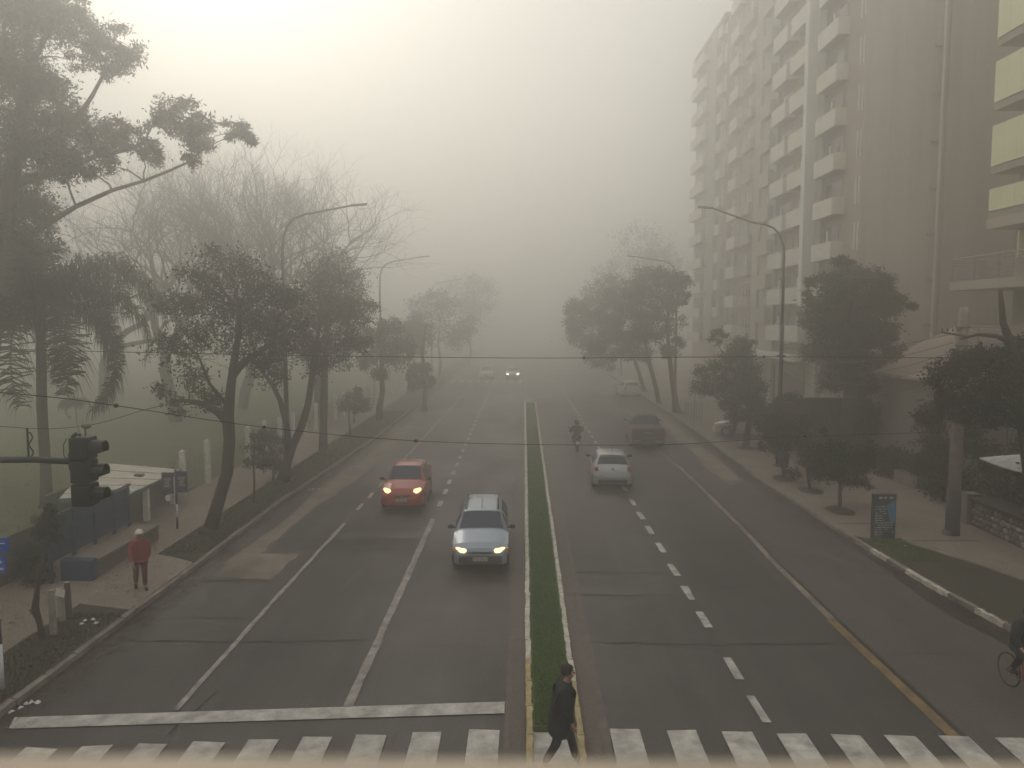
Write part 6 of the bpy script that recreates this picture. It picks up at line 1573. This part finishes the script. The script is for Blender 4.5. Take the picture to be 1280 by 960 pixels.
# front of the machine points -Y locally; it drives away, so turn it round
t.rotation_euler = (0, 0, R(180))
wheel(t, -.62, .30, .045, False); wheel(t, .62, .30, .055, False)
mb = MB(); mb.ball((0, -.18, .78), (.14, .27, .13), 12, 8); mb.build('fuel_tank', M['trim'], t, world=False, smooth=True)
mb = MB(); mb.box(-.12, .12, .0, .72, .74, .82); mb.build('saddle', M['black'], t, world=False, bevel=.03)
mb = MB(); mb.box(-.13, .13, -.25, .25, .34, .62); mb.build('engine', M['dark_steel'], t, world=False, bevel=.03)
mb = MB(); mb.tube([(0, -.62, .30), (0, -.45, .75), (0, -.38, .98)], .035, 6); mb.tube([(0, -.40, .70), (0, .55, .68)], .03, 6); mb.tube([(.07, .62, .30), (.07, .1, .40)], .025, 6); mb.tube([(-.07, .62, .30), (-.07, .1, .40)], .025, 6); mb.build('frame', M['dark_steel'], t, world=False)
mb = MB(); mb.tube([(-.36, -.28, 1.02), (-.2, -.36, 1.02), (.2, -.36, 1.02), (.36, -.28, 1.02)], .017, 6); mb.build('handlebar', M['black'], t, world=False)
mb = MB(); mb.tube([(.14, 0, .34), (.15, .5, .38), (.15, .78, .45)], .045, 8); mb.build('exhaust', M['galv'], t, world=False)
mb = MB(); mb.add([(-.08, .55, .72), (.08, .55, .72), (.08, .98, .62), (-.08, .98, .62), (-.08, .55, .68), (.08, .55, .68), (.08, .98, .52), (-.08, .98, .52)], [(0, 1, 2, 3), (7, 6, 5, 4), (0, 4, 5, 1), (1, 5, 6, 2), (2, 6, 7, 3), (3, 7, 4, 0)]); mb.build('rear_fender', M['trim'], t, world=False)
mb = MB(); mb.box(-.10, .10, .985, 1.0, .50, .66); mb.build('number_plate', M['sign_white'], t, world=False)
mb = MB(); mb.box(-.06, .06, .985, 1.01, .68, .74); mb.build('tail_light', M['tail'], t, world=False)
for sd in (1, -1):
    mb = MB(); mb.tube([(sd * .24, -.35, 1.03), (sd * .36, -.36, 1.22)], .008, 4); mb.ball((sd * .38, -.36, 1.25), (.06, .015, .045), 8, 5); mb.build('mirror', M['black'], t, world=False)
make_person('person', 'motorcycle rider in dark grey clothing and helmet seen from behind', (g.x, g.y + .9, .02), R(180), seated_pose((.22, .80), (.34, -.26, 1.03), ((.12, .34), (.12, .34)), .06), 'grey_cloth', 'trousers_dark', hairm='hair', coat_low=.28, fat=1.15, helmet='grey_cloth')
g = G(1268, 893)
bx, by = g.x + .62, g.y + .62
t = thing('bicycle', 'red bicycle ridden beside the right kerb', 'bicycle', (bx, by, .006), R(3))
wheel(t, -.52, .34, .017, True, 'rubber', 'kerb'); wheel(t, .52, .34, .017, True, 'rubber', 'kerb')
for nm, pts, r in (('frame', [(0, -.38, .80), (0, .10, .30), (0, .18, .78), (0, -.36, .74)], .018),):
    mb = MB(); mb.tube(pts, r, 8); mb.tube([(0, .10, .30), (0, .20, .86)], r, 8); mb.tube([(.06, .52, .34), (.04, .10, .30)], .011, 6); mb.tube([(-.06, .52, .34), (-.04, .10, .30)], .011, 6); mb.tube([(.05, .52, .34), (.02, .18, .76)], .010, 6); mb.tube([(-.05, .52, .34), (-.02, .18, .76)], .010, 6); mb.build('frame', M['bike_red'], t, world=False)
mb = MB(); 
for sd in (1, -1): mb.tube([(sd * .055, -.52, .34), (sd * .055, -.42, .70), (0, -.40, .74)], .016, 6)
mb.tube([(0, -.40, .72), (0, -.36, .98)], .018, 6); mb.build('fork', M['bike_red'], t, world=False)
mb = MB(); mb.tube([(-.30, -.26, 1.03), (-.22, -.38, 1.0), (.22, -.38, 1.0), (.30, -.26, 1.03)], .014, 6); mb.build('handlebar', M['black'], t, world=False)
mb = MB(); mb.ball((0, .22, .89), (.09, .14, .035), 10, 6); mb.build('saddle', M['black'], t, world=False, smooth=True)
mb = MB(); mb.tube([(.09, .10, .30), (.09, -.02, .18)], .012, 5); mb.tube([(-.09, .10, .30), (-.09, .22, .42)], .012, 5); mb.box(.09, .19, -.06, .02, .165, .185); mb.box(-.19, -.09, .18, .26, .41, .43); mb.build('pedals', M['black'], t, world=False)
make_person('person', 'cyclist in a wide black coat riding the red bicycle', (bx, by, .006), R(3), seated_pose((.20, .90), (.28, -.24, 1.05), ((-.02, .18), (.22, .43)), .12), 'coat_black', 'trousers_dark', hairm='hair', coat_low=.36, fat=1.3)

# ------------------------------------------------------------------ the fog itself
mb = MB(); mb.box(-420, 420, -170, 920, -1.2, FOG_TOP)
hz = mb.build('haze', M['asphalt']); hz['kind'] = 'stuff'
m = bpy.data.materials.new('fog'); m.use_nodes = True; n = m.node_tree; n.nodes.clear()
out = n.nodes.new('ShaderNodeOutputMaterial'); v = n.nodes.new('ShaderNodeVolumePrincipled')
v.inputs['Color'].default_value = (.97, .965, .95, 1); v.inputs['Density'].default_value = FOG_DENSITY; v.inputs['Anisotropy'].default_value = .85
n.links.new(v.outputs[0], out.inputs['Volume']); hz.data.materials[0] = m
